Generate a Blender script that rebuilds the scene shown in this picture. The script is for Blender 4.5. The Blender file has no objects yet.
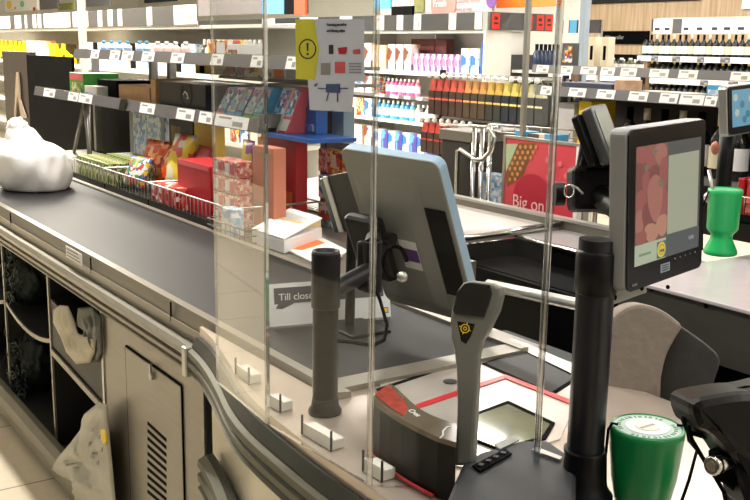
import bpy, bmesh, math, random
from mathutils import Vector as V, Matrix
random.seed(7)
SC = bpy.context.scene; COL = SC.collection
# ---------------------------------------------------------------- camera
F = 985.; CAMZ = 1.55
TH = math.atan(685/math.hypot(F, 203)); PT = math.atan(203/F); RO = math.atan(.0158)
fw = V((-math.cos(TH), math.sin(TH), 0)); rt = V((math.sin(TH), math.cos(TH), 0)); up = V((0, 0, 1))
f_ = fw*math.cos(PT)-up*math.sin(PT); u_ = fw*math.sin(PT)+up*math.cos(PT)
cR = rt*math.cos(RO)+u_*math.sin(RO); cU = u_*math.cos(RO)-rt*math.sin(RO)
CP = V((0, 0, CAMZ))
def ray(x, y): return f_+cR*((x-375)/F)-cU*((y-250)/F)
def ZP(x, y, z):
    r = ray(x, y); return CP+r*((z-CAMZ)/r.z)
def YP(x, y, Y):
    r = ray(x, y); return CP+r*(Y/r.y)
def XP(x, y, X):
    r = ray(x, y); return CP+r*(X/r.x)
def DP(x, y, d): return CP+ray(x, y)*d
cd = bpy.data.cameras.new('camera'); cam = bpy.data.objects.new('camera', cd); COL.objects.link(cam)
cd.sensor_width = 36; cd.lens = F/750*36; cd.clip_start = .05; cd.clip_end = 100
M = Matrix((cR, cU, -f_)).transposed().to_4x4(); M.translation = CP; cam.matrix_world = M
SC.camera = cam
SC.view_settings.view_transform = 'Standard'; SC.view_settings.look = 'None'
SC.view_settings.gamma = 1; SC.view_settings.use_curve_mapping = False
# ---------------------------------------------------------------- materials
def lin(c): return tuple(((v/255)/12.92 if v/255 <= .04045 else ((v/255+.055)/1.055)**2.4) for v in c)
MC = {}
def mat(name, rgb, rough=.5, metal=0., var=.06, scale=14, bump=0., spec=.5):
    if name in MC: return MC[name]
    m = bpy.data.materials.new(name); m.use_nodes = True; nt = m.node_tree; N = nt.nodes; L = nt.links
    b = N['Principled BSDF']; c = lin(rgb)
    tc = N.new('ShaderNodeTexCoord'); nz = N.new('ShaderNodeTexNoise'); nz.inputs['Scale'].default_value = scale
    nz.inputs['Detail'].default_value = 4; L.new(tc.outputs['Object'], nz.inputs['Vector'])
    r = N.new('ShaderNodeValToRGB'); r.color_ramp.elements[0].position = .3; r.color_ramp.elements[1].position = .7
    r.color_ramp.elements[0].color = tuple(max(0, v*(1-var)) for v in c)+(1,); r.color_ramp.elements[1].color = tuple(min(1, v*(1+var)) for v in c)+(1,)
    L.new(nz.outputs['Fac'], r.inputs['Fac']); L.new(r.outputs['Color'], b.inputs['Base Color'])
    b.inputs['Roughness'].default_value = rough; b.inputs['Metallic'].default_value = metal
    b.inputs['Specular IOR Level'].default_value = spec
    if bump:
        bp = N.new('ShaderNodeBump'); bp.inputs['Strength'].default_value = bump; bp.inputs['Distance'].default_value = .01
        L.new(nz.outputs['Fac'], bp.inputs['Height']); L.new(bp.outputs['Normal'], b.inputs['Normal'])
    MC[name] = m; return m
def printed(name, pal, scale=30, rough=.35, stretch=(1, 1, 1), metric='CHEBYCHEV'):
    """packaging art: flat patches of a palette"""
    if name in MC: return MC[name]
    m = bpy.data.materials.new(name); m.use_nodes = True; N = m.node_tree.nodes; L = m.node_tree.links
    b = N['Principled BSDF']; b.inputs['Roughness'].default_value = rough
    tc = N.new('ShaderNodeTexCoord'); mp = N.new('ShaderNodeMapping'); mp.inputs['Scale'].default_value = stretch
    v = N.new('ShaderNodeTexVoronoi'); v.distance = metric; v.inputs['Scale'].default_value = scale
    s = N.new('ShaderNodeSeparateColor'); r = N.new('ShaderNodeValToRGB'); r.color_ramp.interpolation = 'CONSTANT'
    el = r.color_ramp.elements
    while len(el) < len(pal): el.new(.5)
    for i, c in enumerate(pal): el[i].position = i/len(pal); el[i].color = lin(c)+(1,)
    L.new(tc.outputs['Object'], mp.inputs['Vector']); L.new(mp.outputs['Vector'], v.inputs['Vector'])
    L.new(v.outputs['Color'], s.inputs['Color']); L.new(s.outputs['Red'], r.inputs['Fac']); L.new(r.outputs['Color'], b.inputs['Base Color'])
    MC[name] = m; return m
def emis(name, rgb, st, wash=None):
    if name in MC: return MC[name]
    m = bpy.data.materials.new(name); m.use_nodes = True; N = m.node_tree.nodes; b = N['Principled BSDF']
    b.inputs['Base Color'].default_value = (.02, .02, .02, 1); b.inputs['Roughness'].default_value = .25
    b.inputs['Emission Color'].default_value = lin(rgb)+(1,); b.inputs['Emission Strength'].default_value = st
    MC[name] = m; return m
def pane_mat(name, tint=(.975, .985, .98), ior=1.5, extra=0.):
    m = bpy.data.materials.new(name); m.use_nodes = True; N = m.node_tree.nodes; L = m.node_tree.links
    N.remove(N['Principled BSDF']); o = N['Material Output']
    t = N.new('ShaderNodeBsdfTransparent'); t.inputs['Color'].default_value = tint+(1,)
    g = N.new('ShaderNodeBsdfGlossy'); g.inputs['Roughness'].default_value = .01; g.inputs['Color'].default_value = (1, 1, 1, 1)
    fr = N.new('ShaderNodeFresnel'); fr.inputs['IOR'].default_value = ior
    nz = N.new('ShaderNodeTexNoise'); nz.inputs['Scale'].default_value = 2.5; tc = N.new('ShaderNodeTexCoord')
    L.new(tc.outputs['Object'], nz.inputs['Vector'])
    bp = N.new('ShaderNodeBump'); bp.inputs['Strength'].default_value = .02; L.new(nz.outputs['Fac'], bp.inputs['Height'])
    L.new(bp.outputs['Normal'], g.inputs['Normal'])
    # thin slab: the fresnel of a pane must be that of its outer side whichever face the light meets
    ge = N.new('ShaderNodeNewGeometry'); mx = N.new('ShaderNodeMixShader')
    ab = N.new('ShaderNodeVectorMath'); ab.operation = 'DOT_PRODUCT'
    L.new(ge.outputs['Normal'], ab.inputs[0]); L.new(ge.outputs['Incoming'], ab.inputs[1])
    a = N.new('ShaderNodeMath'); a.operation = 'ABSOLUTE'; L.new(ab.outputs['Value'], a.inputs[0])
    s = N.new('ShaderNodeMath'); s.operation = 'SUBTRACT'; s.inputs[0].default_value = 1; L.new(a.outputs[0], s.inputs[1])
    p = N.new('ShaderNodeMath'); p.operation = 'POWER'; p.inputs[1].default_value = 5; L.new(s.outputs[0], p.inputs[0])
    q = N.new('ShaderNodeMath'); q.operation = 'MULTIPLY_ADD'; q.inputs[1].default_value = .75; q.inputs[2].default_value = .012+extra; L.new(p.outputs[0], q.inputs[0])
    N.remove(fr)
    L.new(q.outputs[0], mx.inputs[0]); L.new(t.outputs[0], mx.inputs[1]); L.new(g.outputs[0], mx.inputs[2]); L.new(mx.outputs[0], o.inputs['Surface'])
    MC[name] = m; return m
def tile_mat():
    m = bpy.data.materials.new('beige floor tile'); m.use_nodes = True; N = m.node_tree.nodes; L = m.node_tree.links; b = N['Principled BSDF']
    tc = N.new('ShaderNodeTexCoord'); br = N.new('ShaderNodeTexBrick'); br.offset = 0; br.inputs['Scale'].default_value = 1
    br.inputs['Brick Width'].default_value = .6; br.inputs['Row Height'].default_value = .6; br.inputs['Mortar Size'].default_value = .004
    br.inputs['Color1'].default_value = lin((226, 214, 190))+(1,); br.inputs['Color2'].default_value = lin((219, 207, 182))+(1,); br.inputs['Mortar'].default_value = lin((150, 138, 115))+(1,)
    nz = N.new('ShaderNodeTexNoise'); nz.inputs['Scale'].default_value = 30; mx = N.new('ShaderNodeMix'); mx.data_type = 'RGBA'; mx.blend_type = 'MULTIPLY'; mx.inputs['Factor'].default_value = .15
    mp = N.new('ShaderNodeMapping'); mp.inputs['Location'].default_value = (.2, .13, 0)
    L.new(tc.outputs['Object'], mp.inputs[0]); L.new(mp.outputs[0], br.inputs['Vector']); L.new(tc.outputs['Object'], nz.inputs['Vector'])
    L.new(br.outputs['Color'], mx.inputs['A']); L.new(nz.outputs['Color'], mx.inputs['B']); L.new(mx.outputs['Result'], b.inputs['Base Color'])
    b.inputs['Roughness'].default_value = .18; return m
def wood_mat():
    m = bpy.data.materials.new('pale wood panelling'); m.use_nodes = True; N = m.node_tree.nodes; L = m.node_tree.links; b = N['Principled BSDF']
    tc = N.new('ShaderNodeTexCoord'); mp = N.new('ShaderNodeMapping'); mp.inputs['Scale'].default_value = (9, 1, .5)
    nz = N.new('ShaderNodeTexNoise'); nz.inputs['Scale'].default_value = 3; nz.inputs['Detail'].default_value = 6
    r = N.new('ShaderNodeValToRGB'); e = r.color_ramp.elements; e[0].position = .3; e[0].color = lin((168, 140, 106))+(1,); e[1].position = .7; e[1].color = lin((205, 180, 146))+(1,)
    L.new(tc.outputs['Object'], mp.inputs[0]); L.new(mp.outputs[0], nz.inputs['Vector']); L.new(nz.outputs['Fac'], r.inputs[0]); L.new(r.outputs[0], b.inputs['Base Color'])
    b.inputs['Roughness'].default_value = .5; return m
def brushed(name, rgb, rough=.35, metal=.7):
    if name in MC: return MC[name]
    m = mat(name, rgb, rough, metal, .05, 6); N = m.node_tree.nodes; L = m.node_tree.links
    nz = [n for n in N if n.type == 'TEX_NOISE'][0]; mp = N.new('ShaderNodeMapping'); mp.inputs['Scale'].default_value = (1, 20, 20)
    tc = [n for n in N if n.type == 'TEX_COORD'][0]; L.new(tc.outputs['Object'], mp.inputs[0]); L.new(mp.outputs[0], nz.inputs['Vector'])
    return m
# ---------------------------------------------------------------- geometry
class G:
    def __init__(s): s.bm = bmesh.new(); s.ms = []
    def mi(s, m):
        if m not in s.ms: s.ms.append(m)
        return s.ms.index(m)
    def _add(s, vs, fs, m, smooth=False):
        i = s.mi(m); v = [s.bm.verts.new(p) for p in vs]; out = []
        for f in fs:
            try: q = s.bm.faces.new([v[k] for k in f])
            except ValueError: continue
            q.material_index = i; q.smooth = smooth; out.append(q)
        return v, out
    def box(s, a, b, m, bev=0):
        a, b = V(a), V(b); x0, x1 = sorted((a.x, b.x)); y0, y1 = sorted((a.y, b.y)); z0, z1 = sorted((a.z, b.z))
        vs = [(x0, y0, z0), (x1, y0, z0), (x1, y1, z0), (x0, y1, z0), (x0, y0, z1), (x1, y0, z1), (x1, y1, z1), (x0, y1, z1)]
        return s.hexa(vs, m, bev)
    def hexa(s, vs, m, bev=0):
        v, fs = s._add(vs, [(3, 2, 1, 0), (4, 5, 6, 7), (0, 1, 5, 4), (1, 2, 6, 5), (2, 3, 7, 6), (3, 0, 4, 7)], m)
        if bev:
            es = list({e for f in fs for e in f.edges})
            r = bmesh.ops.bevel(s.bm, geom=es, offset=bev, segments=2, affect='EDGES', profile=.5, clamp_overlap=True)
            for f in r['faces']: f.material_index = s.mi(m)
        return s
    def obox(s, o, ax, ay, az, m, bev=0):
        """box from corner o along three edge vectors"""
        o, ax, ay, az = V(o), V(ax), V(ay), V(az)
        return s.hexa([o, o+ax, o+ax+ay, o+ay, o+az, o+ax+az, o+ax+ay+az, o+ay+az], m, bev)
    def prism(s, poly, ext, m, bev=0, msd=None):
        """poly: 3D points, extruded along ext"""
        n = len(poly); e = V(ext); p = [V(q) for q in poly]
        vs = p+[q+e for q in p]
        v, fs = s._add(vs, [tuple(range(n))[::-1], tuple(range(n, 2*n))]+[(i, (i+1) % n, n+(i+1) % n, n+i) for i in range(n)], m)
        if msd is not None:
            for f in fs[2:]: f.material_index = s.mi(msd)
        bmesh.ops.recalc_face_normals(s.bm, faces=fs)
        if bev:
            es = list({e2 for f in fs[:2] for e2 in f.edges})
            bmesh.ops.bevel(s.bm, geom=es, offset=bev, segments=2, affect='EDGES', profile=.5, clamp_overlap=True)
        return s
    def quad(s, pts, m): s._add(pts, [tuple(range(len(pts)))], m); return s
    def cyl(s, a, b, r, m, r2=None, n=20, smooth=True, cap=None):
        a, b = V(a), V(b); r2 = r if r2 is None else r2; d = (b-a).normalized(); x = d.orthogonal().normalized(); y = d.cross(x)
        vs = [a+(x*math.cos(t)+y*math.sin(t))*r for t in [2*math.pi*i/n for i in range(n)]]+[b+(x*math.cos(t)+y*math.sin(t))*r2 for t in [2*math.pi*i/n for i in range(n)]]
        s._add(vs, [(i, (i+1) % n, n+(i+1) % n, n+i) for i in range(n)], m, smooth)
        s._add(vs[:n], [tuple(range(n))[::-1]], m); s._add(vs[n:], [tuple(range(n))], cap or m); return s
    def lathe(s, base, prof, m, n=20, axis=V((0, 0, 1)), mats=None):
        """prof: (radius, height) up the axis; mats: material per segment"""
        base = V(base); ax = V(axis).normalized(); x = ax.orthogonal().normalized(); y = ax.cross(x); rings = []
        for r, h in prof:
            rings.append([s.bm.verts.new(base+ax*h+(x*math.cos(2*math.pi*i/n)+y*math.sin(2*math.pi*i/n))*max(r, 1e-4)) for i in range(n)])
        for k in range(len(rings)-1):
            i2 = s.mi(mats[k] if mats else m)
            for i in range(n):
                q = s.bm.faces.new([rings[k][i], rings[k][(i+1) % n], rings[k+1][(i+1) % n], rings[k+1][i]]); q.material_index = i2; q.smooth = True
        for rg, rev in ((rings[0], True), (rings[-1], False)):
            q = s.bm.faces.new(rg[::-1] if rev else rg); q.material_index = s.mi((mats[0] if rev else mats[-1]) if mats else m)
        return s
    def tube(s, pts, r, m, n=8, smooth=True):
        pts = [V(p) for p in pts]; rings = []; x = None
        for i, p in enumerate(pts):
            d = (pts[min(i+1, len(pts)-1)]-pts[max(i-1, 0)]).normalized()
            x = d.orthogonal().normalized() if x is None else (x-d*x.dot(d)).normalized()
            y = d.cross(x)
            rings.append([s.bm.verts.new(p+(x*math.cos(2*math.pi*k/n)+y*math.sin(2*math.pi*k/n))*r) for k in range(n)])
        i2 = s.mi(m)
        for a, b in zip(rings, rings[1:]):
            for k in range(n):
                q = s.bm.faces.new([a[k], a[(k+1) % n], b[(k+1) % n], b[k]]); q.material_index = i2; q.smooth = smooth
        for rg in (rings[0][::-1], rings[-1]):
            q = s.bm.faces.new(rg); q.material_index = i2
        return s
    def sweep(s, path, prof, m, mats=None, closed=True):
        """profile (outward offset, z) swept along a plan path [(x,y)]; outward = right-hand normal"""
        n = len(path); rings = []
        for i, (x, y) in enumerate(path):
            a = V(path[max(i-1, 0)]); b = V(path[min(i+1, n-1)]); d = (b-a).normalized(); nn = V((d.y, -d.x))
            rings.append([s.bm.verts.new((x+nn.x*o, y+nn.y*o, z)) for o, z in prof])
        k = len(prof)
        for a, b in zip(rings, rings[1:]):
            for j in range(k if closed else k-1):
                q = s.bm.faces.new([a[j], a[(j+1) % k], b[(j+1) % k], b[j]]); q.material_index = s.mi(mats[j % len(mats)] if mats else m); q.smooth = False
        if closed:
            for rg in (rings[0][::-1], rings[-1]):
                q = s.bm.faces.new(rg); q.material_index = s.mi(m)
        return s
    def ico(s, c, r, m, sub=3, sc=(1, 1, 1), fn=None):
        r_ = bmesh.ops.create_icosphere(s.bm, subdivisions=sub, radius=1); i = s.mi(m)
        for v in r_['verts']:
            d = v.co.copy(); k = fn(d) if fn else 1
            v.co = V(c)+V((d.x*sc[0], d.y*sc[1], d.z*sc[2]))*r*k
            for q in v.link_faces: q.material_index = i; q.smooth = True
        return s
    def build(s, name, parent=None, solid=0, fixn=True):
        if fixn: bmesh.ops.recalc_face_normals(s.bm, faces=s.bm.faces)
        if parent is not None: o0 = wloc(parent)
        else:
            xs = [v.co for v in s.bm.verts]
            o0 = V(((min(v.x for v in xs)+max(v.x for v in xs))/2, (min(v.y for v in xs)+max(v.y for v in xs))/2, min(v.z for v in xs)))
        for v in s.bm.verts: v.co -= o0
        me = bpy.data.meshes.new(name); s.bm.to_mesh(me); s.bm.free()
        for m in s.ms: me.materials.append(m)
        o = bpy.data.objects.new(name, me); COL.objects.link(o)
        if parent is not None: o.parent = parent
        else: o.location = o0
        if solid:
            md = o.modifiers.new('thickness', 'SOLIDIFY'); md.thickness = solid; md.offset = 0
        return o
def wloc(o):
    p = V(o.location)
    while o.parent: o = o.parent; p += o.location
    return p
def tag(o, label, cat, group=None, kind=None):
    o['label'] = label; o['category'] = cat
    if group: o['group'] = group
    if kind: o['kind'] = kind
    return o
def thing(name, loc, label, cat, group=None):
    o = bpy.data.objects.new(name, None); COL.objects.link(o); o.location = V(loc); o.empty_display_size = .05
    return tag(o, label, cat, group)
def struct(g, name): o = g.build(name); o['kind'] = 'structure'; return o
def dup(o, loc, label=None, parent=None):
    c = o.copy(); COL.objects.link(c)
    if parent is None: c.location = V(loc)
    else: c.parent = parent
    if label: c['label'] = label
    for ch in [q for q in bpy.data.objects if q.parent == o]: dup(ch, None, parent=c)
    return c
def text(parent, s, o, xd, yd, h, m, name='lettering', label=None):
    """lettering whose first character's baseline starts at o, along xd, up yd, letter height h"""
    cu = bpy.data.curves.new('t', 'FONT'); cu.body = s; cu.size = h*1.38; cu.extrude = .0004
    t = bpy.data.objects.new('t', cu); COL.objects.link(t); bpy.context.view_layer.update()
    me = bpy.data.meshes.new_from_object(t.evaluated_get(bpy.context.evaluated_depsgraph_get()))
    bpy.data.objects.remove(t); bpy.data.curves.remove(cu)
    xd = V(xd).normalized(); yd = V(yd).normalized(); n = xd.cross(yd); R3 = Matrix((xd, yd, n)).transposed()
    w = wloc(parent)
    for v in me.vertices: v.co = R3 @ v.co + V(o)+n*.0006-w
    me.materials.clear(); me.materials.append(m); me.name = name
    ob = bpy.data.objects.new(name, me); COL.objects.link(ob); ob.parent = parent
    if label: ob['label'] = label
    return ob
def smooth(pts, k=4):
    """closed outline through the given points, rounded"""
    n = len(pts); out = []
    for i in range(n):
        p0, p1, p2_, p3 = [V(pts[(i+j-1) % n]) for j in range(4)]
        for j in range(k):
            t = j/k; q = .5*((2*p1)+(p2_-p0)*t+(2*p0-5*p1+4*p2_-p3)*t*t+(3*p1-p0-3*p2_+p3)*t**3); out.append(tuple(q))
    return out
def frame(TL, TR, BL, d0, d1):
    """rectangle from three pixel corners, depths of the top two; the third is squared up"""
    a = DP(*TL, d0); b = DP(*TR, d1); r = (b-a); r0 = r.normalized(); k = ray(*BL)
    d = (a-CP).dot(r0)/k.dot(r0); c = CP+k*d; dn = c-a
    return a, r, dn
def ext(x0, x1, yt, yb, Y):
    a = YP(x0, (yt+yb)/2, Y); b = YP(x1, (yt+yb)/2, Y); m = (x0+x1)/2
    return a.x, b.x, YP(m, yb, Y).z, YP(m, yt, Y).z
def face(o, x0, x1, z0, z1):  # placeholder helper for readability
    return [(x0, o, z0), (x1, o, z0), (x1, o, z1), (x0, o, z1)]
# common materials
STEEL = brushed('brushed beige steel', (146, 141, 130), .36, .5)
STEELD = brushed('brushed dark steel', (120, 116, 106), .4, .6)
CHROME = mat('chrome', (205, 205, 205), .12, 1, .02)
ALU = mat('satin aluminium', (185, 185, 180), .3, .8, .03)
BLACK = mat('black plastic', (13, 13, 15), .42, 0, .1, spec=.25)
BLACKM = mat('matt black', (7, 7, 8), .7, 0, .1, spec=.04)
CHAR = mat('charcoal plastic', (44, 46, 49), .5, 0, .08, spec=.35)
GREY = mat('grey plastic', (150, 150, 146), .45, 0, .05)
RAIL = mat('grey price rail', (88, 86, 89), .4, 0, .05)
WHITE = mat('white card', (240, 240, 238), .6, 0, .02)
WPL = mat('white plastic', (232, 232, 230), .4, 0, .03)
RED = mat('red card', (186, 24, 38), .4, 0, .06)
PINKR = mat('rose print', (214, 92, 100), .4, 0, .08)
YEL = mat('yellow print', (248, 208, 20), .4, 0, .05)
BLUE = mat('blue print', (28, 84, 160), .4, 0, .08)
LBLUE = mat('light blue print', (80, 170, 220), .4, 0, .08)
ORANGE = mat('orange print', (245, 120, 30), .4, 0, .05)
GREEN = mat('green print', (70, 160, 60), .4, 0, .08)
PURPLE = mat('purple print', (106, 60, 140), .4, 0, .08)
CARD = mat('brown cardboard', (178, 140, 100), .8, 0, .08, 30)
INK = mat('dark ink', (40, 40, 44), .6, 0, 0)
DGREY = mat('dark grey sign', (74, 74, 76), .5, 0, .05)
EXPO = 0.0
# x, y, width, depth, power and tint of the strip lamps under the ceiling
W_ = (1, .93, .8); N_ = (1, .97, .95)
LAMPS = [(x, 1.25, 2.4, .1, p, c) for x, p, c in ((-15., 150, W_), (-11., 150, W_), (-7.6, 130, W_), (-4.6, 95, (1, .95, .88)), (-1.6, 36, N_), (1.6, 36, N_))]
LAMPS += [(x, 2.75, 2.4, .2, 250, W_) for x in (-15., -12., -9.)]
LAMPS += [(x, 4.9, 2.6, .3, p, N_) for x, p in ((-14., 130), (-10., 130), (-6.5, 90), (-3., 60), (.5, 45))]
LAMPS += [(x, 7.6, 2.4, .2, 75, N_) for x in (-8., -5., -2., 1.)] + [(x, -1.2, 2.4, .12, 14, N_) for x in (-6., -2.)]
# ================================================================ SETTING
g = G(); g.box((-26, -5, -.1), (4, 10, 0), tile_mat()); struct(g, 'floor')
WALLM = mat('white wall paint', (236, 234, 226), .6, 0, .02); CEIL = mat('ceiling paint', (225, 225, 220), .7, 0, .02)
g = G(); g.box((-26, -5, 3.4), (4, 10, 3.5), CEIL); struct(g, 'ceiling')
g = G(); g.box((-9.6, 9.9, 0), (4, 10, 3.4), wood_mat()); struct(g, 'wall_back')
g = G(); g.box((-26, 9.9, 0), (-9.6, 10, 3.4), WALLM); struct(g, 'wall_back_left')
g = G(); g.box((-26, -5, 0), (-25.9, 9.9, 3.4), WALLM); struct(g, 'wall_left')
g = G(); g.box((3.9, -5, 0), (4, 9.9, 3.4), WALLM); struct(g, 'wall_right')
g = G(); g.box((-25.9, -5, 0), (3.9, -4.9, 3.4), WALLM); struct(g, 'wall_front')
DK = mat('dark blocker surface', (30, 28, 27), .6, 0, .1)
g = G(); g.box((-14, -3.3, 0), (2.5, -2.2, 2.3), DK)  # added unseen block, darkens what the screens and black plastics reflect
dc = thing('reflection_blocker', (-6, -2.7, 0), 'long tall dark block added unseen on the customer side of the aisle, darkening reflections in the screens', 'cabinet')
g.build('body', dc); g = G(); g.box((-14.02, -3.32, 2.3), (2.52, -2.18, 2.34), GREY); g.build('top', dc)
LAMP = emis('lamp diffuser', (255, 246, 228), 6)
def lamp(x, y, w, d, power, label, col=(1, .95, .86)):
    t = thing('ceiling_light', (x, y, 3.3), label, 'lamp', 'strip lamps on the ceiling')
    g = G(); g.box((x-w/2-.02, y-d/2-.02, 3.33), (x+w/2+.02, y+d/2+.02, 3.4), WPL); g.build('housing', t)
    g = G(); g.box((x-w/2, y-d/2, 3.31), (x+w/2, y+d/2, 3.33), LAMP); g.build('diffuser', t)
    l = bpy.data.lights.new('lamp_light', 'AREA'); l.shape = 'RECTANGLE'; l.size = w; l.size_y = d; l.energy = power; l.color = col
    o = bpy.data.objects.new('lamp_light', l); COL.objects.link(o); o.location = (0, 0, -.0); o.parent = t
for (x, y, w, d, p, c) in LAMPS: lamp(x, y, w, d, p, 'white strip lamp fixed under the ceiling of the shop', c)

# ================================================================ OUR CHECKOUT
ZC = .9
ck = thing('checkout_counter', (-3, 1.2, 0), 'long steel checkout counter with black conveyor belt and curved bumper, nearest the viewer', 'checkout')
BELT = mat('black belt rubber', (30, 30, 34), .55, 0, .12, 5, .05, spec=.22)
XL = -6.2
g = G(); g.box((XL, .985, .86), (-1.6, 1.45, .893), BELT, .004); g.build('conveyor_belt', ck)
g = G(); g.prism([(XL, .95, .862), (XL, .985, .862), (XL, .985, .897), (XL, .957, .9)], (4.68, 0, 0), STEEL)
g.box((XL, 1.45, .84), (-1.55, 1.475, .9), STEEL)
g.prism([(-1.6, .985, .86), (-1.6, 1.45, .86), (-1.6, 1.45, .897), (-1.6, .985, .897)], (.055, 0, 0), STEEL)
g.build('belt_frame', ck)
g = G(); g.box((XL, 1.475, .82), (-2.36, 2.0, .885), STEELD); g.box((-2.36, 1.475, .82), (-1.56, 1.54, .885), STEEL); g.build('rear_ledge', ck)
g = G(); g.box((XL, .945, .845), (-2.13, .985, .862), STEEL); g.box((XL, .948, .79), (-2.13, .962, .862), STEEL)
g.build('side_fascia', ck)
for xx in (-3.9, -2.95, -2.32):
    g = G(); g.box((xx, .9445, .85), (xx+.004, .9485, .9), BLACKM); g.build('fascia_joint', ck)
# ridged rail, straight part, and its grooves
RIDGE = [(0, .845), (-.0, .79), (.014, .788), (.02, .797), (.011, .801), (.022, .806), (.022, .814), (.011, .818), (.022, .823), (.024, .834), (.016, .843)]
def ridge(dz=0, h=1.): return [(o*1.25, (z-.79)*h+.79+dz) for o, z in RIDGE]
RAILM = mat('bumper aluminium', (128, 124, 113), .36, .5, .04)
g = G(); g.sweep([(XL, .947), (-2.16, .947)], ridge(-.03, 1.25), RAILM); g.build('bumper_rail', ck)
g = G(); g.box((-2.16, .905, .757), (-2.135, .95, .832), ALU, .004); g.build('rail_end_cap', ck)
# cubbies
PAN = mat('dark compartment steel', (38, 38, 38), .5, .3, .1)
g = G(); g.box((XL, 1.42, .1), (-2.85, 1.44, .8), PAN); g.box((XL, .96, .08), (-2.85, 1.42, .1), PAN); g.box((XL, .96, .78), (-2.13, 1.42, .79), PAN); g.build('compartment_back', ck)
for xx in (-5.4, -4.72, -4.09, -3.45):
    g = G(); g.box((xx-.006, .955, .1), (xx+.006, 1.42, .79), PAN); g.box((xx-.008, .949, .1), (xx+.008, .956, .79), STEEL); g.build('compartment_divider', ck)
def saghelf(x0, x1, z):
    n = 10; pa = []; 
    for i in range(n+1):
        t = i/n; pa.append((x0+(x1-x0)*t, z-.05*(4*t*(1-t))*(.8)))
    g = G()
    lo = [V((x, .955, zz)) for x, zz in pa]; hi = [V((x, .955, zz+.012)) for x, zz in pa]
    g.prism(lo+hi[::-1], (0, .45, 0), PAN)
    g.prism([p+V((0, -.004, 0)) for p in lo]+[p+V((0, -.004, .004)) for p in hi[::-1]], (0, .006, 0), STEEL)
    return g.build('compartment_shelf', ck)
saghelf(-4.08, -3.46, .49); saghelf(-4.71, -4.1, .49); saghelf(-5.39, -4.73, .49)
# lower bumper / kick plate
LOW = [(0, .17), (0, .06), (.02, .05), (.03, .06), (.032, .1), (.03, .14), (.018, .168)]
g = G(); g.sweep([(XL, .935), (-2.14, .935)], [(o*1.2, z-.02) for o, z in LOW], RAILM); g.build('lower_bumper', ck)
g = G(); g.box((XL, .99, 0), (-2.0, 1.9, .06), BLACKM); g.box((XL, 1.46, .06), (-2.4, 1.9, .82), BLACKM); g.box((-2.4, 1.46, .06), (-1.4, 1.52, .82), BLACKM); g.build('plinth', ck)
# cabinet panel and door
g = G(); g.box((-2.87, .948, .05), (-2.13, .962, .8), STEEL); g.box((-2.88, .944, .1), (-2.862, .962, .76), ALU); g.build('cabinet_panel', ck)
g = G(); g.box((-2.66, .943, .08), (-2.26, .949, .69), STEEL, .002)
g.box((-2.664, .944, .08), (-2.658, .9485, .69), BLACKM); g.box((-2.262, .944, .08), (-2.256, .9485, .69), BLACKM); g.box((-2.66, .944, .69), (-2.26, .9485, .695), BLACKM)
dr = g.build('cabinet_door', ck)
g = G(); c = YP(152, 376, .94); g.cyl((c.x, .943, c.z), (c.x, .934, c.z), .011, ALU); g.box((c.x-.003, .933, c.z), (c.x+.003, .94, c.z+.035), ALU); g.build('lock', dr)
for i in range(10):
    a = YP(147.5, 421+7.6*i, .943); b = YP(166.5, 438.5+7.4*i, .943)
    g = G(); g.prism([(a.x, .9425, a.z), (b.x, .9425, b.z), (b.x, .9425, b.z-.011), (a.x, .9425, a.z-.011)], (0, .0012, 0), BLACKM); g.build('vent_slot', dr)
g = G(); g.box((-2.12, .95, .06), (-2.09, .98, .85), BLACKM); g.build('corner_gap', ck)
# curved front
CV = [(-2.12, .925), (-2.03, .912), (-1.93, .89), (-1.82, .86), (-1.7, .825), (-1.58, .802), (-1.44, .79), (-1.3, .783), (-1.15, .78), (-1.0, .785), (-.85, .81), (-.72, .86), (-.62, .95), (-.57, 1.08), (-.56, 1.25)]
def fine(path, k=4):
    out = []; n = len(path)
    for i in range(n-1):
        p0, p1, p2_, p3 = [V(path[min(max(i+j-1, 0), n-1)]) for j in range(4)]
        for j in range(k):
            t = j/k; q = .5*((2*p1)+(p2_-p0)*t+(2*p0-5*p1+4*p2_-p3)*t*t+(3*p1-p0-3*p2_+p3)*t**3); out.append((q.x, q.y))
    return out+[path[-1]]
CV = fine(CV)
def cvo(d):
    out = []
    for i, (x, y) in enumerate(CV):
        a = V(CV[max(i-1, 0)]); b = V(CV[min(i+1, len(CV)-1)]); t = (b-a).normalized(); out.append((x+t.y*d, y-t.x*d))
    return out
BUMPD = mat('dark green grey bumper rubber', (52, 54, 46), .5, 0, .08); RAILC = mat('bumper olive aluminium', (104, 103, 88), .55, .15, .06, spec=.3)
g = G(); g.sweep(CV, [(-.02, .86), (-.02, .77), (.012, .765), (.02, .775), (.008, .782), (.02, .79), (.02, .803), (.008, .808), (.02, .815), (.018, .828), (.008, .834), (.008, .84), (-.004, .862)], RAILM,
     mats=[BUMPD, BUMPD, RAILC, RAILC, BUMPD, RAILC, RAILC, BUMPD, RAILC, RAILC, BUMPD, BUMPD, BUMPD]); g.build('curved_bumper', ck)
g = G(); g.sweep(CV[3:], [(-.02, .585), (-.02, .5), (.012, .495), (.02, .505), (.008, .515), (.02, .525), (.02, .54), (.008, .548), (.02, .56), (.018, .575), (.0, .585)], RAILM,
     mats=[BUMPD, BUMPD, RAILC, RAILC, BUMPD, RAILC, RAILC, BUMPD, RAILC, RAILC, BUMPD]); g.build('curved_lower_bumper', ck)
CPAN = mat('cream curved panel', (206, 198, 176), .3, .25, .03)
g = G(); g.sweep(cvo(-.03), [(0, .8), (0, .05), (-.01, .05), (-.01, .8)], CPAN); g.build('curved_panel', ck)
WT = mat('brushed worktop steel', (196, 182, 170), .28, .5, .05, 9)
ins = cvo(-.012)
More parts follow.
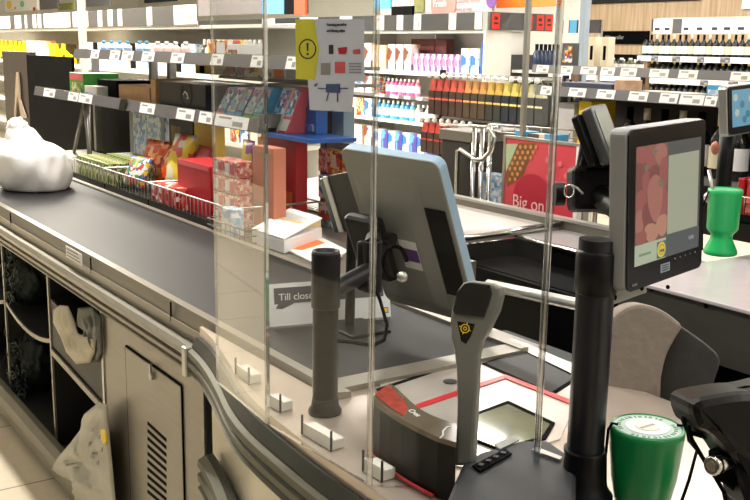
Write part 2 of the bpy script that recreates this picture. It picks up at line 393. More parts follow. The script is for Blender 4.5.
g = G(); g.prism([(x, y, .855) for x, y in ins]+[(-.56, 1.32, .855), (-1.553, 1.32, .855), (-1.553, .985, .855), (-1.56, .95, .855), (-2.12, .945, .855)], (0, 0, .03), WT); g.build('worktop', ck)
g = G(); g.prism([(-1.553, 1.32, .855), (-.56, 1.32, .855), (-.56, 1.5, .855), (-1.553, 1.5, .855)], (0, 0, .03), WT)
g.box((-1.553, 1.3, .1), (-.58, 1.32, .855), STEELD); g.build('cashier_shelf', ck)
# sticker on the fascia
a = YP(66, 252, .944); b = YP(82, 261, .944); z0 = .862; 
tk = G(); tk.box((a.x, .9435, .857), (b.x, .945, .896), WHITE); st = tk.build('price_sticker', ck)
g = G()
for k in range(3): g.box((a.x+.012, .9428, .864+k*.011), (b.x-.015-.01*k, .9436, .868+k*.011), GREY)
g.build('sticker_print', st)
# scanner plates
PL = mat('pale brushed scanner plate', (214, 205, 198), .22, .45, .05, 9)
def zpoly(pts, z): return [ZP(x, y, z) for x, y in pts]
g = G(); g.prism(zpoly([(381, 380), (514, 340), (590, 372), (560, 440), (470, 470), (372, 452)], .8855), (0, 0, .003), PL); g.build('scanner_plate', ck)
g = G(); g.prism(zpoly([(376, 389), (515, 343.5), (516, 345), (377, 391.5)], .8888), (0, 0, .0006), BLACKM); g.build('plate_joint', ck)
REDL = mat('red edge strip', (196, 40, 50), .3, 0, .05)
g = G(); g.prism(zpoly([(408, 408), (505, 375), (506, 379), (409, 412)], .8888), (0, 0, .002), REDL)
g.prism(zpoly([(505, 375), (572, 401), (571, 405), (505, 379)], .8888), (0, 0, .002), REDL); g.build('red_edge_strip', ck)
g = G(); pts = [(482, 364), (522, 350), (580, 378), (552, 396)]
g.prism(zpoly(pts, .8888), (0, 0, .0015), BLACKM)
pts = [(486, 364.2), (522, 352), (575, 378.3), (551, 393)]
g.prism(zpoly(pts, .8893), (0, 0, .002), CHAR); g.build('weighing_insert', ck)
g = G(); g.prism(zpoly([(470, 416), (508, 402), (555, 424), (546, 440), (500, 452), (470, 440)], .8888), (0, 0, .003), BLACKM)
sw = g.build('scanner_surround', ck)
OLV = mat('olive scanner glass', (96, 100, 74), .06, .2, .2, 12)
g = G(); g.prism(zpoly([(474, 417), (508, 405), (550, 425), (542, 437), (500, 449), (474, 439)], .892), (0, 0, .002), OLV); g.build('scanner_window', sw)
g = G(); c = ZP(450, 382, .8888); g.cyl(c, c+V((0, 0, .002)), .014, CHAR); g.build('plate_button', ck)

# ---------------- glass panes
GL = pane_mat('clear acrylic'); GLW = pane_mat('extra reflective acrylic', (.96, .97, .96), 1.5, .075); GLE = pane_mat('acrylic edge', (.82, .84, .84), 1.5, .4)  # left pane gets added reflectance to strengthen the mirrored floor
def pane(a, b, z0, z1, label, t=.006, gm=None):
    a = V(a+(0,)); b = V(b+(0,)); d = (b-a).normalized(); n = V((-d.y, d.x, 0))*t
    g = G(); g.prism([a+V((0, 0, z0)), b+V((0, 0, z0)), b+n+V((0, 0, z0)), a+n+V((0, 0, z0))], (0, 0, z1-z0), GLE)
    for f in g.bm.faces:
        f.normal_update()
        if abs(f.normal.dot(n.normalized())) > .9: f.material_index = g.mi(gm or GL)
    return tag(g.build('acrylic_screen'), label, 'screen')
PA = [(-1.853, .889), (-1.475, .83), (-1.145, .835), (-1.005, .985)]
pA = ZP(216.5, 383, .886); pB = ZP(266, 424, .886); pC = ZP(368, 486, .886); pD = ZP(533, 492, .886)
PA = [(p.x, p.y) for p in (pA, pB, pC, pD)]
pane(PA[0], (PA[1][0]-.004, PA[1][1]), .887, 1.92, 'leftmost clear acrylic screen beside the belt end, reflecting the floor', gm=GLW)
pane((PA[1][0]+.004, PA[1][1]), (PA[2][0]-.006, PA[2][1]), .887, 1.92, 'middle clear acrylic screen with the paper notices taped to it')
pane((PA[2][0]+.006, PA[2][1]+.004), PA[3], .887, 1.92, 'rightmost clear acrylic screen in front of the hand scanner, next to the pole')
CLR = mat('milky clear plastic', (225, 222, 214), .25, 0, .03)
def lerp2(a, b, t): return (a[0]+(b[0]-a[0])*t, a[1]+(b[1]-a[1])*t)
for k, (px, py, w) in enumerate([(244, 379, .07), (275, 408, .05), (318, 442, .09), (374, 476, .05)]):
    c = ZP(px, py, .886); d = V((PA[1][0]-PA[0][0], PA[1][1]-PA[0][1], 0)).normalized() if k < 1 else V((PA[2][0]-PA[1][0], PA[2][1]-PA[1][1], 0)).normalized()
    n = V((-d.y, d.x, 0)); 
    g = G(); g.obox(c-d*w/2, d*w, n*.024, (0, 0, .018), CLR, .002); 
    g.obox(c-d*w/2-n*.003, d*w, n*.004, (0, 0, .022), CLR)
    g.obox(c-d*w/2-n*.006, d*.0015, n*.004, (0, 0, .036), CHAR); g.obox(c+d*w/2-n*.006, d*.0015, n*.004, (0, 0, .036), CHAR)
    tag(g.build('screen_clamp'), ['whitish clamp block at the foot of the leftmost acrylic screen', 'small whitish clamp block on the worktop by the joint of the left screens', 'longest whitish clamp block at the foot of the middle acrylic screen', 'whitish clamp block at the corner between middle and right screens'][k], 'clamp')
for (p, lab) in ((PA[1], 'clear plastic corner post joining the left and middle screens'), (PA[2], 'clear plastic corner post joining the middle and right screens'), (PA[3], 'clear glossy tube on the free end of the right screen')):
    rr_ = .0055 if p is PA[3] else .0038
    g = G(); g.cyl((p[0], p[1]+.004, .887), (p[0], p[1]+.004, 1.92), rr_, GLE, n=10); tag(g.build('screen_post'), lab, 'post')

# notices on middle screen, on its inner side: built from pixels on the screen's plane
def onplane(px, py, a, b, off=0.):
    a3 = V((a[0], a[1], 0)); d = V((b[0]-a[0], b[1]-a[1], 0)).normalized(); n = V((-d.y, d.x, 0)); r = ray(px, py)
    a3 = a3+n*off; t = (a3-CP).dot(n)/r.dot(n); return CP+r*t
def nq(g, pts, off, m, th=.0004):
    P = [onplane(x, y, PA[1], PA[2], off) for x, y in pts]; d = V((PA[2][0]-PA[1][0], PA[2][1]-PA[1][1], 0)).normalized(); n = V((-d.y, d.x, 0))
    g.prism(P, -n*th, m)
nb = onplane(330, 80, PA[1], PA[2], -.001)
NP = mat('notice paper', (205, 212, 232), .7, 0, .03); NY = mat('notice yellow', (216, 214, 60), .6, 0, .06); NB = mat('notice blue ink', (60, 80, 130), .6, 0, 0)
t = thing('safety_notice', nb, 'pale blue paper notice with yellow left band and exclamation sign taped to the screen', 'notice')
g = G(); nq(g, [(295.5, 19), (364, 19), (365, 82), (296, 79)], -.0008, NP); sh = g.build('sheet', t)
g = G(); nq(g, [(295.5, 19), (314, 19), (319, 50), (315, 80), (296, 79)], -.0013, NY); g.build('yellow_band', sh)
g = G(); cpt = [(307.5+8.2*math.cos(q), 49+9.5*math.sin(q)) for q in [2*math.pi*i/24 for i in range(25)]]
g.tube([onplane(x, y, PA[1], PA[2], -.002) for x, y in cpt], .0011, INK, 6)
nq(g, [(306.6, 43), (308.6, 43), (308.2, 51), (307, 51)], -.002, INK); nq(g, [(306.6, 53), (308.6, 53), (308.6, 55), (306.6, 55)], -.002, INK); g.build('exclamation_sign', sh)
dx = V((PA[2][0]-PA[1][0], PA[2][1]-PA[1][1], 0)).normalized()
text(sh, 'Protecting you and us', onplane(327, 26, PA[1], PA[2], -.002), dx, up, .0042, INK)
text(sh, 'and following advice', onplane(327, 32, PA[1], PA[2], -.002), dx, up, .0042, INK)
g = G(); nq(g, [(329, 45), (333, 45), (333, 54), (329, 54)], -.0018, INK); nq(g, [(338, 48), (347, 47), (346, 54), (339, 54)], -.0018, RED); nq(g, [(353, 50), (360, 49), (360, 54), (353, 54)], -.0018, PINKR)
nq(g, [(321, 63), (330, 63), (330, 75), (321, 75)], -.0018, GREY); nq(g, [(335, 62), (345, 62), (345, 73), (335, 73)], -.0018, PINKR)
for k in range(4): nq(g, [(349, 63+3*k), (361, 63+3*k), (361, 64+3*k), (349, 64+3*k)], -.0018, GREY)
g.build('pictogram', sh)
t = thing('distance_notice', onplane(331, 112, PA[1], PA[2], -.001), 'smaller pale paper notice with a dark blue box, taped under the larger notice', 'notice')
g = G(); nq(g, [(308, 79.5), (355, 81.5), (352, 112), (310, 110)], -.0008, NP); sh = g.build('sheet', t)
g = G(); nq(g, [(326, 84), (340, 84), (340, 93), (326, 92.5)], -.0018, NB)
for q in ([(318, 88), (326, 88), (326, 89), (318, 89)], [(340, 88), (348, 88), (348, 89), (340, 89)], [(328, 93), (329, 93), (327, 101), (326, 101)], [(337, 93), (338, 93), (338, 102), (337, 102)], [(314, 85), (317, 83), (318, 84), (315, 87)]): nq(g, q, -.0018, NB)
g.build('diagram', sh)

# ---------------- black pole with arm and cashier monitor
pb = ZP(325, 412, .886)
pt = thing('monitor_pole', pb, 'short thick black pole with side arm standing behind the middle screen', 'pole')
g = G(); g.cyl(pb, pb+V((0, 0, .3)), .0235, BLACK, n=28); g.lathe(pb, [(.031, 0), (.031, .006), (.026, .014), (.024, .03)], BLACK); g.build('post', pt)
g = G(); g.lathe(pb+V((0, 0, .2)), [(.0235, 0), (.0262, .002), (.0262, .1), (.0245, .106), (.021, .106), (.019, .09)], BLACK, n=28); g.build('collar', pt)
armz = V((0, 0, .225))
ma = DP(372, 283, 1.95)
g = G(); g.cyl(pb+armz, V((ma.x, ma.y, pb.z+.235)), .017, BLACK); g.build('arm', pt)
a, r, dn = frame((339, 148), (437, 163), (386, 300), 2.14, 1.96)
nrm = r.cross(dn).normalized()   # toward viewer?
if nrm.dot(CP-a) < 0: nrm = -nrm
MB_ = mat('monitor back grey', (142, 142, 136), .5, 0, .04); MBE = mat('monitor edge pale blue', (150, 180, 205), .35, 0, .04)
mt = thing('cashier_monitor', V((ma.x, ma.y, pb.z+.16)), 'large grey touch monitor seen from behind, tilted back above the belt end', 'monitor')
def rrect(o, ex, ey, rad, n=5):
    w, h = ex.length, ey.length; x, y = ex.normalized(), ey.normalized(); out = []
    for cx, cy, a0 in ((rad, rad, math.pi), (w-rad, rad, 1.5*math.pi), (w-rad, h-rad, 0), (rad, h-rad, .5*math.pi)):
        for i in range(n+1):
            q = a0+math.pi/2*i/n; out.append(o+x*(cx+rad*math.cos(q))+y*(cy+rad*math.sin(q)))
    return out
g = G(); g.prism(rrect(a, r, dn, .02), nrm*-.028, MB_, .003, MBE); g.build('casing', mt)
g = G(); g.prism(rrect(a-nrm*.0285+r*.05+dn*.05, r*.9, dn*.88, .01), nrm*-.001, BLACK); g.build('touch_screen', mt)
o2 = a+r*.08+dn*.2
g = G(); g.hexa([a+r*.06+dn*.12, a+r*.75+dn*.12, a+r*.75+dn*.95, a+r*.06+dn*.95, a+r*.25+dn*.4+nrm*.012, a+r*.62+dn*.4+nrm*.012, a+r*.62+dn*.9+nrm*.012, a+r*.25+dn*.9+nrm*.012], MB_, .004); g.build('rear_bulge', mt)
g = G(); g.prism([a+r*.76+dn*.28+nrm*.001, a+r*.96+dn*.28+nrm*.001, a+r*.96+dn*.82+nrm*.001, a+r*.76+dn*.82+nrm*.001], nrm*.002, BLACKM); g.build('vent_panel', mt)
g = G(); g.prism([a+r*.42+dn*.5+nrm*.0125, a+r*.6+dn*.5+nrm*.0125, a+r*.6+dn*.68+nrm*.0125, a+r*.42+dn*.68+nrm*.0125], nrm*.001, WHITE)
lb = g.build('rating_label', mt)
g = G(); g.prism([a+r*.42+dn*.55+nrm*.0138, a+r*.6+dn*.55+nrm*.0138, a+r*.6+dn*.63+nrm*.0138, a+r*.42+dn*.63+nrm*.0138], nrm*.0004, PURPLE); g.build('purple_print', lb)
# mount behind the monitor
m0 = V((ma.x, ma.y, pb.z))
g = G(); c = a+r*.3+dn*.45+nrm*.03
g.obox(c-r.normalized()*.07-dn.normalized()*.05, r.normalized()*.1, dn.normalized()*.16, nrm*.035, BLACK, .012)
g.obox(V((ma.x, ma.y, pb.z+.19))-cR*.03-f_*.02, cR*.05, cU*.1, f_*.04, BLACK, .008)
g.cyl(V((ma.x, ma.y, pb.z+.19)), V((ma.x, ma.y, pb.z+.29)), .02, BLACK); g.cyl(V((ma.x, ma.y, pb.z+.28)), c+nrm*.02, .018, BLACK)
g.cyl(c+nrm*.012-r.normalized()*.06, c+nrm*.012+r.normalized()*.05, .014, BLACK)
g.build('tilt_mount', mt)
g = G(); q = DP(395, 262, 1.86)
lp = [q+cR*(.022*math.cos(w))+cU*(.03*math.sin(w)) for w in [2*math.pi*i/20*.93 for i in range(20)]]
g.tube(lp, .004, BLACKM); tip = q+cR*.015-cU*.035; g.ico(DP(402, 277, 1.86), .011, ALU, 2); g.build('cable_loop', mt)
g = G(); p0 = V((ma.x+.01, ma.y, pb.z+.2))
g.tube([p0, DP(380, 300, 1.9), DP(387, 325, 1.85), DP(384, 340, 1.82), DP(372, 346, 1.79), DP(352, 342, 1.76), DP(338, 341, 1.75)], .0035, BLACKM); g.build('cable', mt)
# small terminal left of it
a, r, dn = frame((327, 176), (349, 172), (344, 232), 2.32, 2.22); nn = r.cross(dn).normalized()
if nn.dot(CP-a) < 0: nn = -nn
tm = thing('receipt_display', a+dn-V((0, 0, .04)), 'small tilted dark display with a white rim left of the grey monitor', 'display')
TEAL = mat('dark teal plastic', (22, 62, 66), .25, 0, .08)
g = G(); g.prism(rrect(a, r, dn, .008), nn*-.012, BLACK, .001); g.build('casing', tm)
g = G(); g.obox(a-r*.18, r*.2, dn, nn*.004, WPL, .002); g.obox(a-r*.45+dn*.03, r*.26, dn*.98, -nn*.02, TEAL, .003); g.build('rim', tm)
g = G(); b = a+dn+r*.3; g.cyl(b-nn*.006-dn*.05, V((b.x, b.y, .886)), .012, BLACK); g.box((b.x-.07, b.y-.05, .886), (b.x+.09, b.y+.06, .9), BLACK, .004); g.build('stand', tm)

# till closed sign, leaning on the pole
ta = ZP(270, 327, .897); tb = ZP(389, 316, .897)
tb = CP+ray(391, 316)*((ta-CP).dot(f_)*1.0/1.0); 
tb = ZP(391, 316.5, .897); ta = ZP(270, 327, .897); da = (ta-CP).dot(f_); tr = tb-ta
tt = thing('till_closed_sign', (ta+tb)/2, 'white card sign with grey panel reading Till closed, propped against the short pole', 'sign')
upv = (DP(269, 284.5, da)-ta); upv = upv-tr.normalized()*upv.dot(tr.normalized()); nn = tr.cross(upv).normalized()
g = G(); g.prism([ta, tb, tb+upv, ta+upv], -nn*.002, WHITE); cd_ = g.build('card', tt)
SG = mat('sign grey', (84, 84, 90), .5, 0, .03)
g = G(); q = ta+tr*.045+upv*.52+nn*.0002; g.prism([q, q+tr*.9, q+tr*.9+upv*.38, q+upv*.38], nn*.0006, SG); g.prism([q+tr*.01-upv*.1, q+tr*.03, q+tr*.16, q+tr*.06-upv*.12], nn*.0006, SG); g.build('grey_panel', cd_)
text(cd_, 'Till closed', ta+tr*.08+upv*.6+nn*.001, tr, upv, upv.length*.17, WHITE)
g = G(); q = ta+tr*.93+upv*.1+nn*.0002; g.prism([q, q+tr*.05, q+tr*.05+upv*.14, q+upv*.14], nn*.0006, BLUE); g.prism([q+tr*.006+upv*.02+nn*.0007, q+tr*.044+upv*.02+nn*.0007, q+tr*.044+upv*.12+nn*.0007, q+tr*.006+upv*.12+nn*.0007], nn*.0003, YEL); g.build('logo', cd_)

# ---------------- curved black bottle rest with a red reflection painted on top
zt = .975
outer = [(372, 402), (380, 410), (390, 417), (402, 424.5), (414, 431), (426, 437), (438, 442.5), (456, 448)]
inner = [(390, 388), (397, 393), (404, 400), (412, 407.5), (420, 414), (430, 419.5), (441, 424), (457, 430)]
O = [ZP(x, y, zt) for x, y in outer]; I = [ZP(x, y, zt) for x, y in inner]
ct = thing('curved_scanner_housing', (O[4].x, O[4].y, .886), 'curved glossy black housing with olive top and white lettering beside the scanner plate', 'scanner')
dz = V((0, 0, .886-zt+.001))
g = G()
for i in range(7): g.prism([O[i], O[i+1], I[i+1], I[i]], dz, BLACK)
g.build('body', ct)
OT = mat('olive translucent top', (104, 94, 80), .15, .1, .1)
g = G()
for i in range(7): g.prism([O[i]+V((0, 0, .0005)), O[i+1]+V((0, 0, .0005)), I[i+1]+V((0, 0, .0005)), I[i]+V((0, 0, .0005))], (0, 0, .008), OT)
tp = g.build('top_cover', ct)
g = G(); RG = mat('painted red reflection', (158, 58, 46), .3, 0, .5, 60)  # red reflection on the top cover, painted as flat colour
for i in (0, 1, 2): g.prism([O[i].lerp(I[i], .15)+V((0, 0, .009)), O[i+1].lerp(I[i+1], .15)+V((0, 0, .009)), O[i+1].lerp(I[i+1], .85-.12*i)+V((0, 0, .009)), O[i].lerp(I[i], .85)+V((0, 0, .009))], (0, 0, .001), RG)
g.build('red_reflection_paint', tp)
dd = (O[6]-O[3]).normalized(); yy = V((0, 0, 1)).cross(dd)
text(tp, 'Cros', I[3].lerp(O[3], .5)+V((0, 0, .009)), (I[5]-I[3]).normalized(), V((0, 0, 1)).cross((I[5]-I[3]).normalized()), .011, WHITE)
g = G(); q = [DP(441, 437, 1), ]; pts = [ZP(440, 438, zt+.009), ZP(443, 435, zt+.009), ZP(443, 431, zt+.009), ZP(447, 427, zt+.009), ZP(451, 427, zt+.009)]; g.tube(pts, .0012, WHITE, 6); g.build('white_swoosh', tp)
g = G(); g.tube([p+dz+V((0, -.006, .004)) for p in O[:7]], .003, REDL, 6); g.build('red_foot_strip', ct)

# ---------------- hand scanner on stand
D = 1.50
hs = thing('barcode_scanner', ZP(464, 460, .886), 'grey barcode scanner on a tall tapered stem with black window and yellow emblem', 'scanner')
out = [(455, 466), (457, 400), (456, 372), (454, 350), (450.5, 338), (450, 320), (452, 308), (458, 290), (463, 283), (470, 281), (492, 284), (500, 288), (502, 296), (498, 312), (490, 328), (482, 342), (478, 356), (476, 400), (473, 466)]
ax = (cR*.96-f_*.28).normalized(); th = ax.cross(cU).normalized()
def hp(x, y, off=0):
    n = th; r = ray(x, y); o = DP(464, 400, D); return CP+r*((o+n*off-CP).dot(n)/r.dot(n))
if th.dot(f_) < 0: th = -th
GS = mat('scanner grey', (112, 110, 104), .45, 0, .06)
g = G(); g.prism([hp(x, y) for x, y in out], th*.035, GS, .005); g.build('stem_and_head', hs)
win = [(464, 283.5), (470, 282.5), (490, 285), (492, 294), (489, 304), (484, 318), (455, 314.5), (452.5, 310), (457, 292)]
g = G(); g.prism([hp(x, y, -.0045) for x, y in win], th*.005, mat('glossy black window', (20, 20, 22), .12, 0, .1), .002); g.build('window', hs)
em = [(457, 321), (475, 324), (471, 336), (466, 344), (461, 341)]
g = G(); g.prism([hp(x, y, -.0006) for x, y in em], th*.0008, BLACKM); e = g.build('emblem_plate', hs)
g = G(); g.tube([hp(465+4.2*math.cos(w), 328.5+4.2*math.sin(w), -.001) for w in [2*math.pi*i/18 for i in range(19)]], .0008, YEL, 6)
g.tube([hp(465+1.6*math.cos(w), 328.5+1.6*math.sin(w), -.001) for w in [2*math.pi*i/12 for i in range(13)]], .0007, YEL, 6)
for w in range(4):
    c_, s_ = math.cos(w*math.pi/2+.4), math.sin(w*math.pi/2+.4); g.tube([hp(465+4.2*c_, 328.5+4.2*s_, -.001), hp(465+6.3*c_, 328.5+6.3*s_, -.001)], .0007, YEL, 6)
g.build('target_emblem', e)
# pin pad base slab
pp = thing('scanner_cradle', ZP(510, 480, .889), 'wide charcoal cradle base at the front, at the foot of the barcode scanner', 'scanner base')
g = G(); g.prism([ZP(x, y, .935) for x, y in [(446, 502), (455, 480), (463, 462), (480, 452), (520, 440), (548, 440), (577, 460), (575, 520), (505, 600), (455, 560)]], (0, 0, -.046), CHAR, .006); g.build('base_shell', pp)
g = G(); g.prism([ZP(x, y, .936) for x, y in [(472, 467), (505, 450), (512, 455), (480, 473)]], (0, 0, .003), BLACKM, .001); g.build('key_strip', pp)
for k in range(4):
    c = ZP(478+7.5*k, 466-4*k, .939); g = G(); g.obox(c, (.006, .004, 0), (-.005, .007, 0), (0, 0, .002), CHAR); g.build('key', pp)
g = G(); g.prism([ZP(x, y, .9355) for x, y in [(494, 445), (513, 437), (519, 441), (500, 450)]], (0, 0, .002), GREY); g.build('paper_label', pp)
g = G(); g.prism([ZP(x, y, .9355) for x, y in [(532, 452), (536, 449), (562, 459), (560, 462)]], (0, 0, .004), ALU); g.build('metal_strip', pp)
# ================================================================ RIGHT SIDE OF OUR CHECKOUT
ZW = .886
p2 = V((-.966, 1.045, ZW))
pt = thing('display_pole', p2, 'tall black pole carrying the customer screen in front of the grey chair', 'pole')
g = G(); g.cyl(p2, p2+V((0, 0, .40)), .0275, mat('pole black blue', (24, 27, 33), .35, .1, .1), n=32); g.build('post', pt)
g = G(); g.lathe(p2, [(.045, 0), (.045, .008), (.036, .02), (.032, .03), (.0305, .07), (.032, .075), (.032, .08)], BLACK, n=28); g.build('foot_collar', pt)
g = G(); g.lathe(p2+V((0, 0, .32)), [(.028, 0), (.0305, .002), (.0305, .06), (.027, .065)], BLACK, n=28); g.build('upper_collar', pt)
hd = DP(593, 188, (p2-CP).dot(f_))
g = G()
q = hd-cR*.036-cU*.036-f_*.03; g.obox(q, cR*.07, cU*.07, f_*.06, BLACK, .01)
g.cyl(hd-cR*.04+f_*.02-cU*.008, hd-cR*.055+f_*.02-cU*.008, .018, BLACK)
mh = g.build('mount_head', pt)
g = G(); c = DP(569, 191, 1.40)
g.tube([c+cR*(.007*math.cos(w))+cU*(.009*math.sin(w)) for w in [2*math.pi*i/16 for i in range(17)]], .0013, CHROME, 6)
g.tube([c+cR*.004+cU*.008, c+cR*.012+cU*.004, c+cR*.02-cU*.004], .0016, ALU, 6); g.build('key_ring', mh)
g = G(); g.hexa([DP(578, 168, 1.44), DP(612, 168, 1.44), DP(610, 150, 1.46), DP(592, 120, 1.44), DP(578, 168, 1.47), DP(612, 168, 1.47), DP(610, 150, 1.49), DP(592, 120, 1.47)], BLACK, .004)
g.cyl(DP(590, 118, 1.45), DP(581, 170, 1.45), .008, BLACK)
g.build('reader_bracket', pt)
# card reader on top, tilted
a, r, dn = frame((590, 106), (606, 103), (611, 163), 1.41, 1.44)
nn = r.cross(dn).normalized()
if nn.dot(CP-a) < 0: nn = -nn
cr = thing('card_reader', a+dn+r*.5, 'slim tilted grey card reader fixed on top of the tall pole', 'card reader')
g = G(); g.prism(rrect(a, r, dn, .006), nn*-.018, mat('reader frame grey', (120, 122, 124), .4, .3, .05), .002, mat('reader side grey', (96, 98, 100), .4, .3, .05)); g.build('casing', cr)
g = G(); g.prism(rrect(a+nn*.0003+r*.14+dn*.08, r*.72, dn*.8, .003), nn*.0008, mat('reader screen', (140, 144, 132), .2, 0, .05)); g.build('reader_screen', cr)
g = G(); g.prism(rrect(a-r*.25+nn*-.019+dn*.05, r*1.2, dn*.9, .006), nn*-.012, BLACK, .002); g.build('back_cover', cr)
# ---- customer display
a, r, dn = frame((627, 129), (704.5, 118), (624.5, 294), 1.345, 1.495)
nn = r.cross(dn).normalized()
if nn.dot(CP-a) < 0: nn = -nn
ds = thing('customer_display', a+dn+r*.5, 'customer display with strawberry picture and blank bill panel, mounted on the tall black pole', 'monitor')
g = G(); g.prism(rrect(a, r, dn, .012), nn*-.028, mat('display casing grey', (158, 160, 164), .4, .2, .04), .003); g.build('casing', ds)
g = G(); g.prism(rrect(a+nn*.0003+r*.005+dn*.005, r*.99, dn*.99, .011), nn*.003, mat('display bezel black', (18, 18, 20), .25, 0, .05), .001); bz = g.build('bezel', ds)
def dq(u0, v0, u1, v1, off): return [a+r*u0+dn*v0+nn*off, a+r*u1+dn*v0+nn*off, a+r*u1+dn*v1+nn*off, a+r*u0+dn*v1+nn*off]
g = G(); g.prism(dq(.085, .115, .93, .845, .0034), nn*.0004, emis('lcd dark band', (86, 88, 84), .8)); scn = g.build('screen', ds)
# strawberry picture
W0, W1 = .085, .475
PB = emis('lcd picture backdrop', (132, 104, 90), .65)
g = G(); g.prism(dq(W0, .115, W1, .715, .004), nn*.0003, PB); g.build('picture', scn)
B1 = emis('lcd berry red', (158, 92, 86), .8); B2 = emis('lcd berry light', (172, 112, 100), .8); B3 = emis('lcd berry pale', (188, 136, 112), .8); B4 = emis('lcd leaf', (126, 118, 96), .8); B5 = emis('lcd berry dark', (134, 78, 74), .8)
def blob(g, u, v, ru, rv, m, off, dr=0, n=18):
    pts = []
    for i in range(n):
        w = 2*math.pi*i/n; x = math.cos(w)*ru*(1-.25*math.sin(w)); y = math.sin(w)*rv
        x, y = x*math.cos(dr)-y*math.sin(dr), x*math.sin(dr)+y*math.cos(dr)
        pts.append(a+r*min(max(u+x, W0), W1)+dn*min(max(v+y, .115), .715)+nn*off)
    g.prism(pts, nn*.0002, m)
g = G()
for k, (u, v, ru, rv, m, d_) in enumerate([(.14, .17, .07, .06, B1, .3), (.26, .19, .07, .08, B1, -.2), (.38, .18, .08, .07, B2, .2), (.12, .3, .06, .09, B5, 0), (.22, .34, .07, .07, B1, .2), (.43, .3, .06, .1, B1, 0),
     (.3, .31, .06, .07, B5, 0), (.14, .46, .07, .08, B1, 0), (.13, .58, .06, .08, B2, 0), (.23, .55, .07, .09, B5, 0), (.42, .5, .07, .11, B1, 0), (.32, .45, .095, .15, B2, -.1), (.42, .63, .08, .07, B3, 0), (.28, .66, .09, .06, B3, .2), (.15, .68, .07, .05, B1, 0), (.3, .16, .03, .02, B4, 0), (.2, .25, .025, .02, B4, 0), (.38, .36, .03, .025, B4, .4)]):
    blob(g, u, v, ru, rv, m, .0045+k*.00004, d_)
g.build('strawberries', scn)
g = G(); g.prism(dq(W0, .715, W1, .845, .004), nn*.0003, emis('lcd footer pale', (176, 184, 158), .85)); ft = g.build('footer', scn)
g = G(); c = a+r*.415+dn*.785+nn*.0048
def ring(c, R_, m): g.prism([c+r.normalized()*(R_*math.cos(w))-dn.normalized()*(R_*math.sin(w)) for w in [2*math.pi*i/24 for i in range(24)]], nn*.0002, m)
g.prism([c+r.normalized()*sx*.0125+dn.normalized()*sy*.0125-nn*.0002 for sx, sy in ((-1, -1), (1, -1), (1, 1), (-1, 1))], nn*.0002, emis('lcd blue', (90, 110, 120), .8))
ring(c, .0115, emis('lcd yellow', (214, 192, 70), .9)); ring(c+nn*.0003, .0085, emis('lcd yellow olive', (180, 160, 60), .9)); ring(c+nn*.0006, .006, emis('lcd yellow', (214, 192, 70), .9)); g.build('round_logo', ft)
text(ft, 'LIDL', a+r*.385+dn*.797+nn*.0062, r, -dn, .0042, emis('lcd logo blue', (40, 70, 120), .8))
g = G(); g.prism(dq(.13, .775, .28, .79, .0045), nn*.0002, emis('lcd green line', (120, 150, 110), .8)); g.build('green_line', ft)
g = G(); g.prism(dq(.49, .2, .9, .7, .004), nn*.0003, emis('lcd blank bill', (168, 170, 146), .82)); g.build('bill_panel', scn)
g = G(); g.prism(dq(.475, .7, .93, .845, .0039), nn*.0003, emis('lcd total bar', (88, 92, 92), .8)); tb_ = g.build('total_bar', scn)
text(tb_, '0.00', a+r*.78+dn*.775+nn*.0046, r, -dn, .006, emis('lcd digits', (150, 150, 150), .8))
g = G(); g.prism(dq(.42, .885, .54, .94, .0034), nn*.0004, mat('pale sticker', (150, 170, 182), .5, 0, .03)); sk = g.build('sticker', bz)
g = G()
for k in range(3): g.prism(dq(.435, .893+.015*k, .525, .9+.015*k, .004), nn*.0002, CHAR)
g.build('sticker_print', sk)
g = G()
for k in range(5): 
    c = a+r*(.61+.07*k)+dn*.875+nn*.0034; g.cyl(c, c+nn*.0006, .0014, ALU, n=8)
g.build('touch_button', bz)
text(bz, 'MENU', a+r*.06+dn*.965+nn*.0034, r, -dn, .0035, ALU)
g = G(); c = a+dn*.5-nn*.022+r*.1; 
g.cyl(c, hd+f_*.02, .018, BLACK); g.build('vesa_arm', ds)
g = G(); c = a+dn*1.0-nn*.03+r*.02
g.obox(c-dn.normalized()*.01, r*.5, dn.normalized()*.035, -nn*.006, GREY, .002)
for k in (.08, .42): g.cyl(c+r*k+dn.normalized()*.014, c+r*k+dn.normalized()*.014+nn*.002, .004, BLACKM)
g.build('lower_bracket', ds)

# ---- green charity tin in front
tc = ZP(642, 497, .893); tc.z = ZW
tin = thing('charity_tin', tc, 'big green collection tin with printed round lid, standing at the front beside the tall pole', 'collection tin')
GT = mat('green tin plastic', (8, 126, 66), .3, 0, .05); GT2 = mat('green tin rim', (60, 160, 92), .35, 0, .05)
R0 = .0545; HT = .118
g = G(); g.lathe(tc, [(.036, 0), (.041, .005), (.048, .04), (.052, .08), (R0, HT-.008), (R0, HT), (R0-.004, HT+.003), (R0-.006, HT-.002)], GT, n=40); g.build('body', tin)
g = G(); g.cyl(tc+V((0, 0, HT-.004)), tc+V((0, 0, HT+.001)), R0-.0055, mat('lid label blue grey', (168, 190, 184), .45, 0, .04), n=40); lid = g.build('lid_label', tin)
g = G()
for k in range(32):
    if k in (7, 8, 23, 24): continue
    w = 2*math.pi*k/32; c = tc+V((math.cos(w)*.041, math.sin(w)*.041, HT+.001)); t_ = V((-math.sin(w), math.cos(w), 0)); n_ = V((math.cos(w), math.sin(w), 0))
    g.obox(c-t_*.0022-n_*.0028, t_*(.003+.002*(k % 2)), n_*.0055, (0, 0, .0005), GT)
g.build('ring_print', lid)
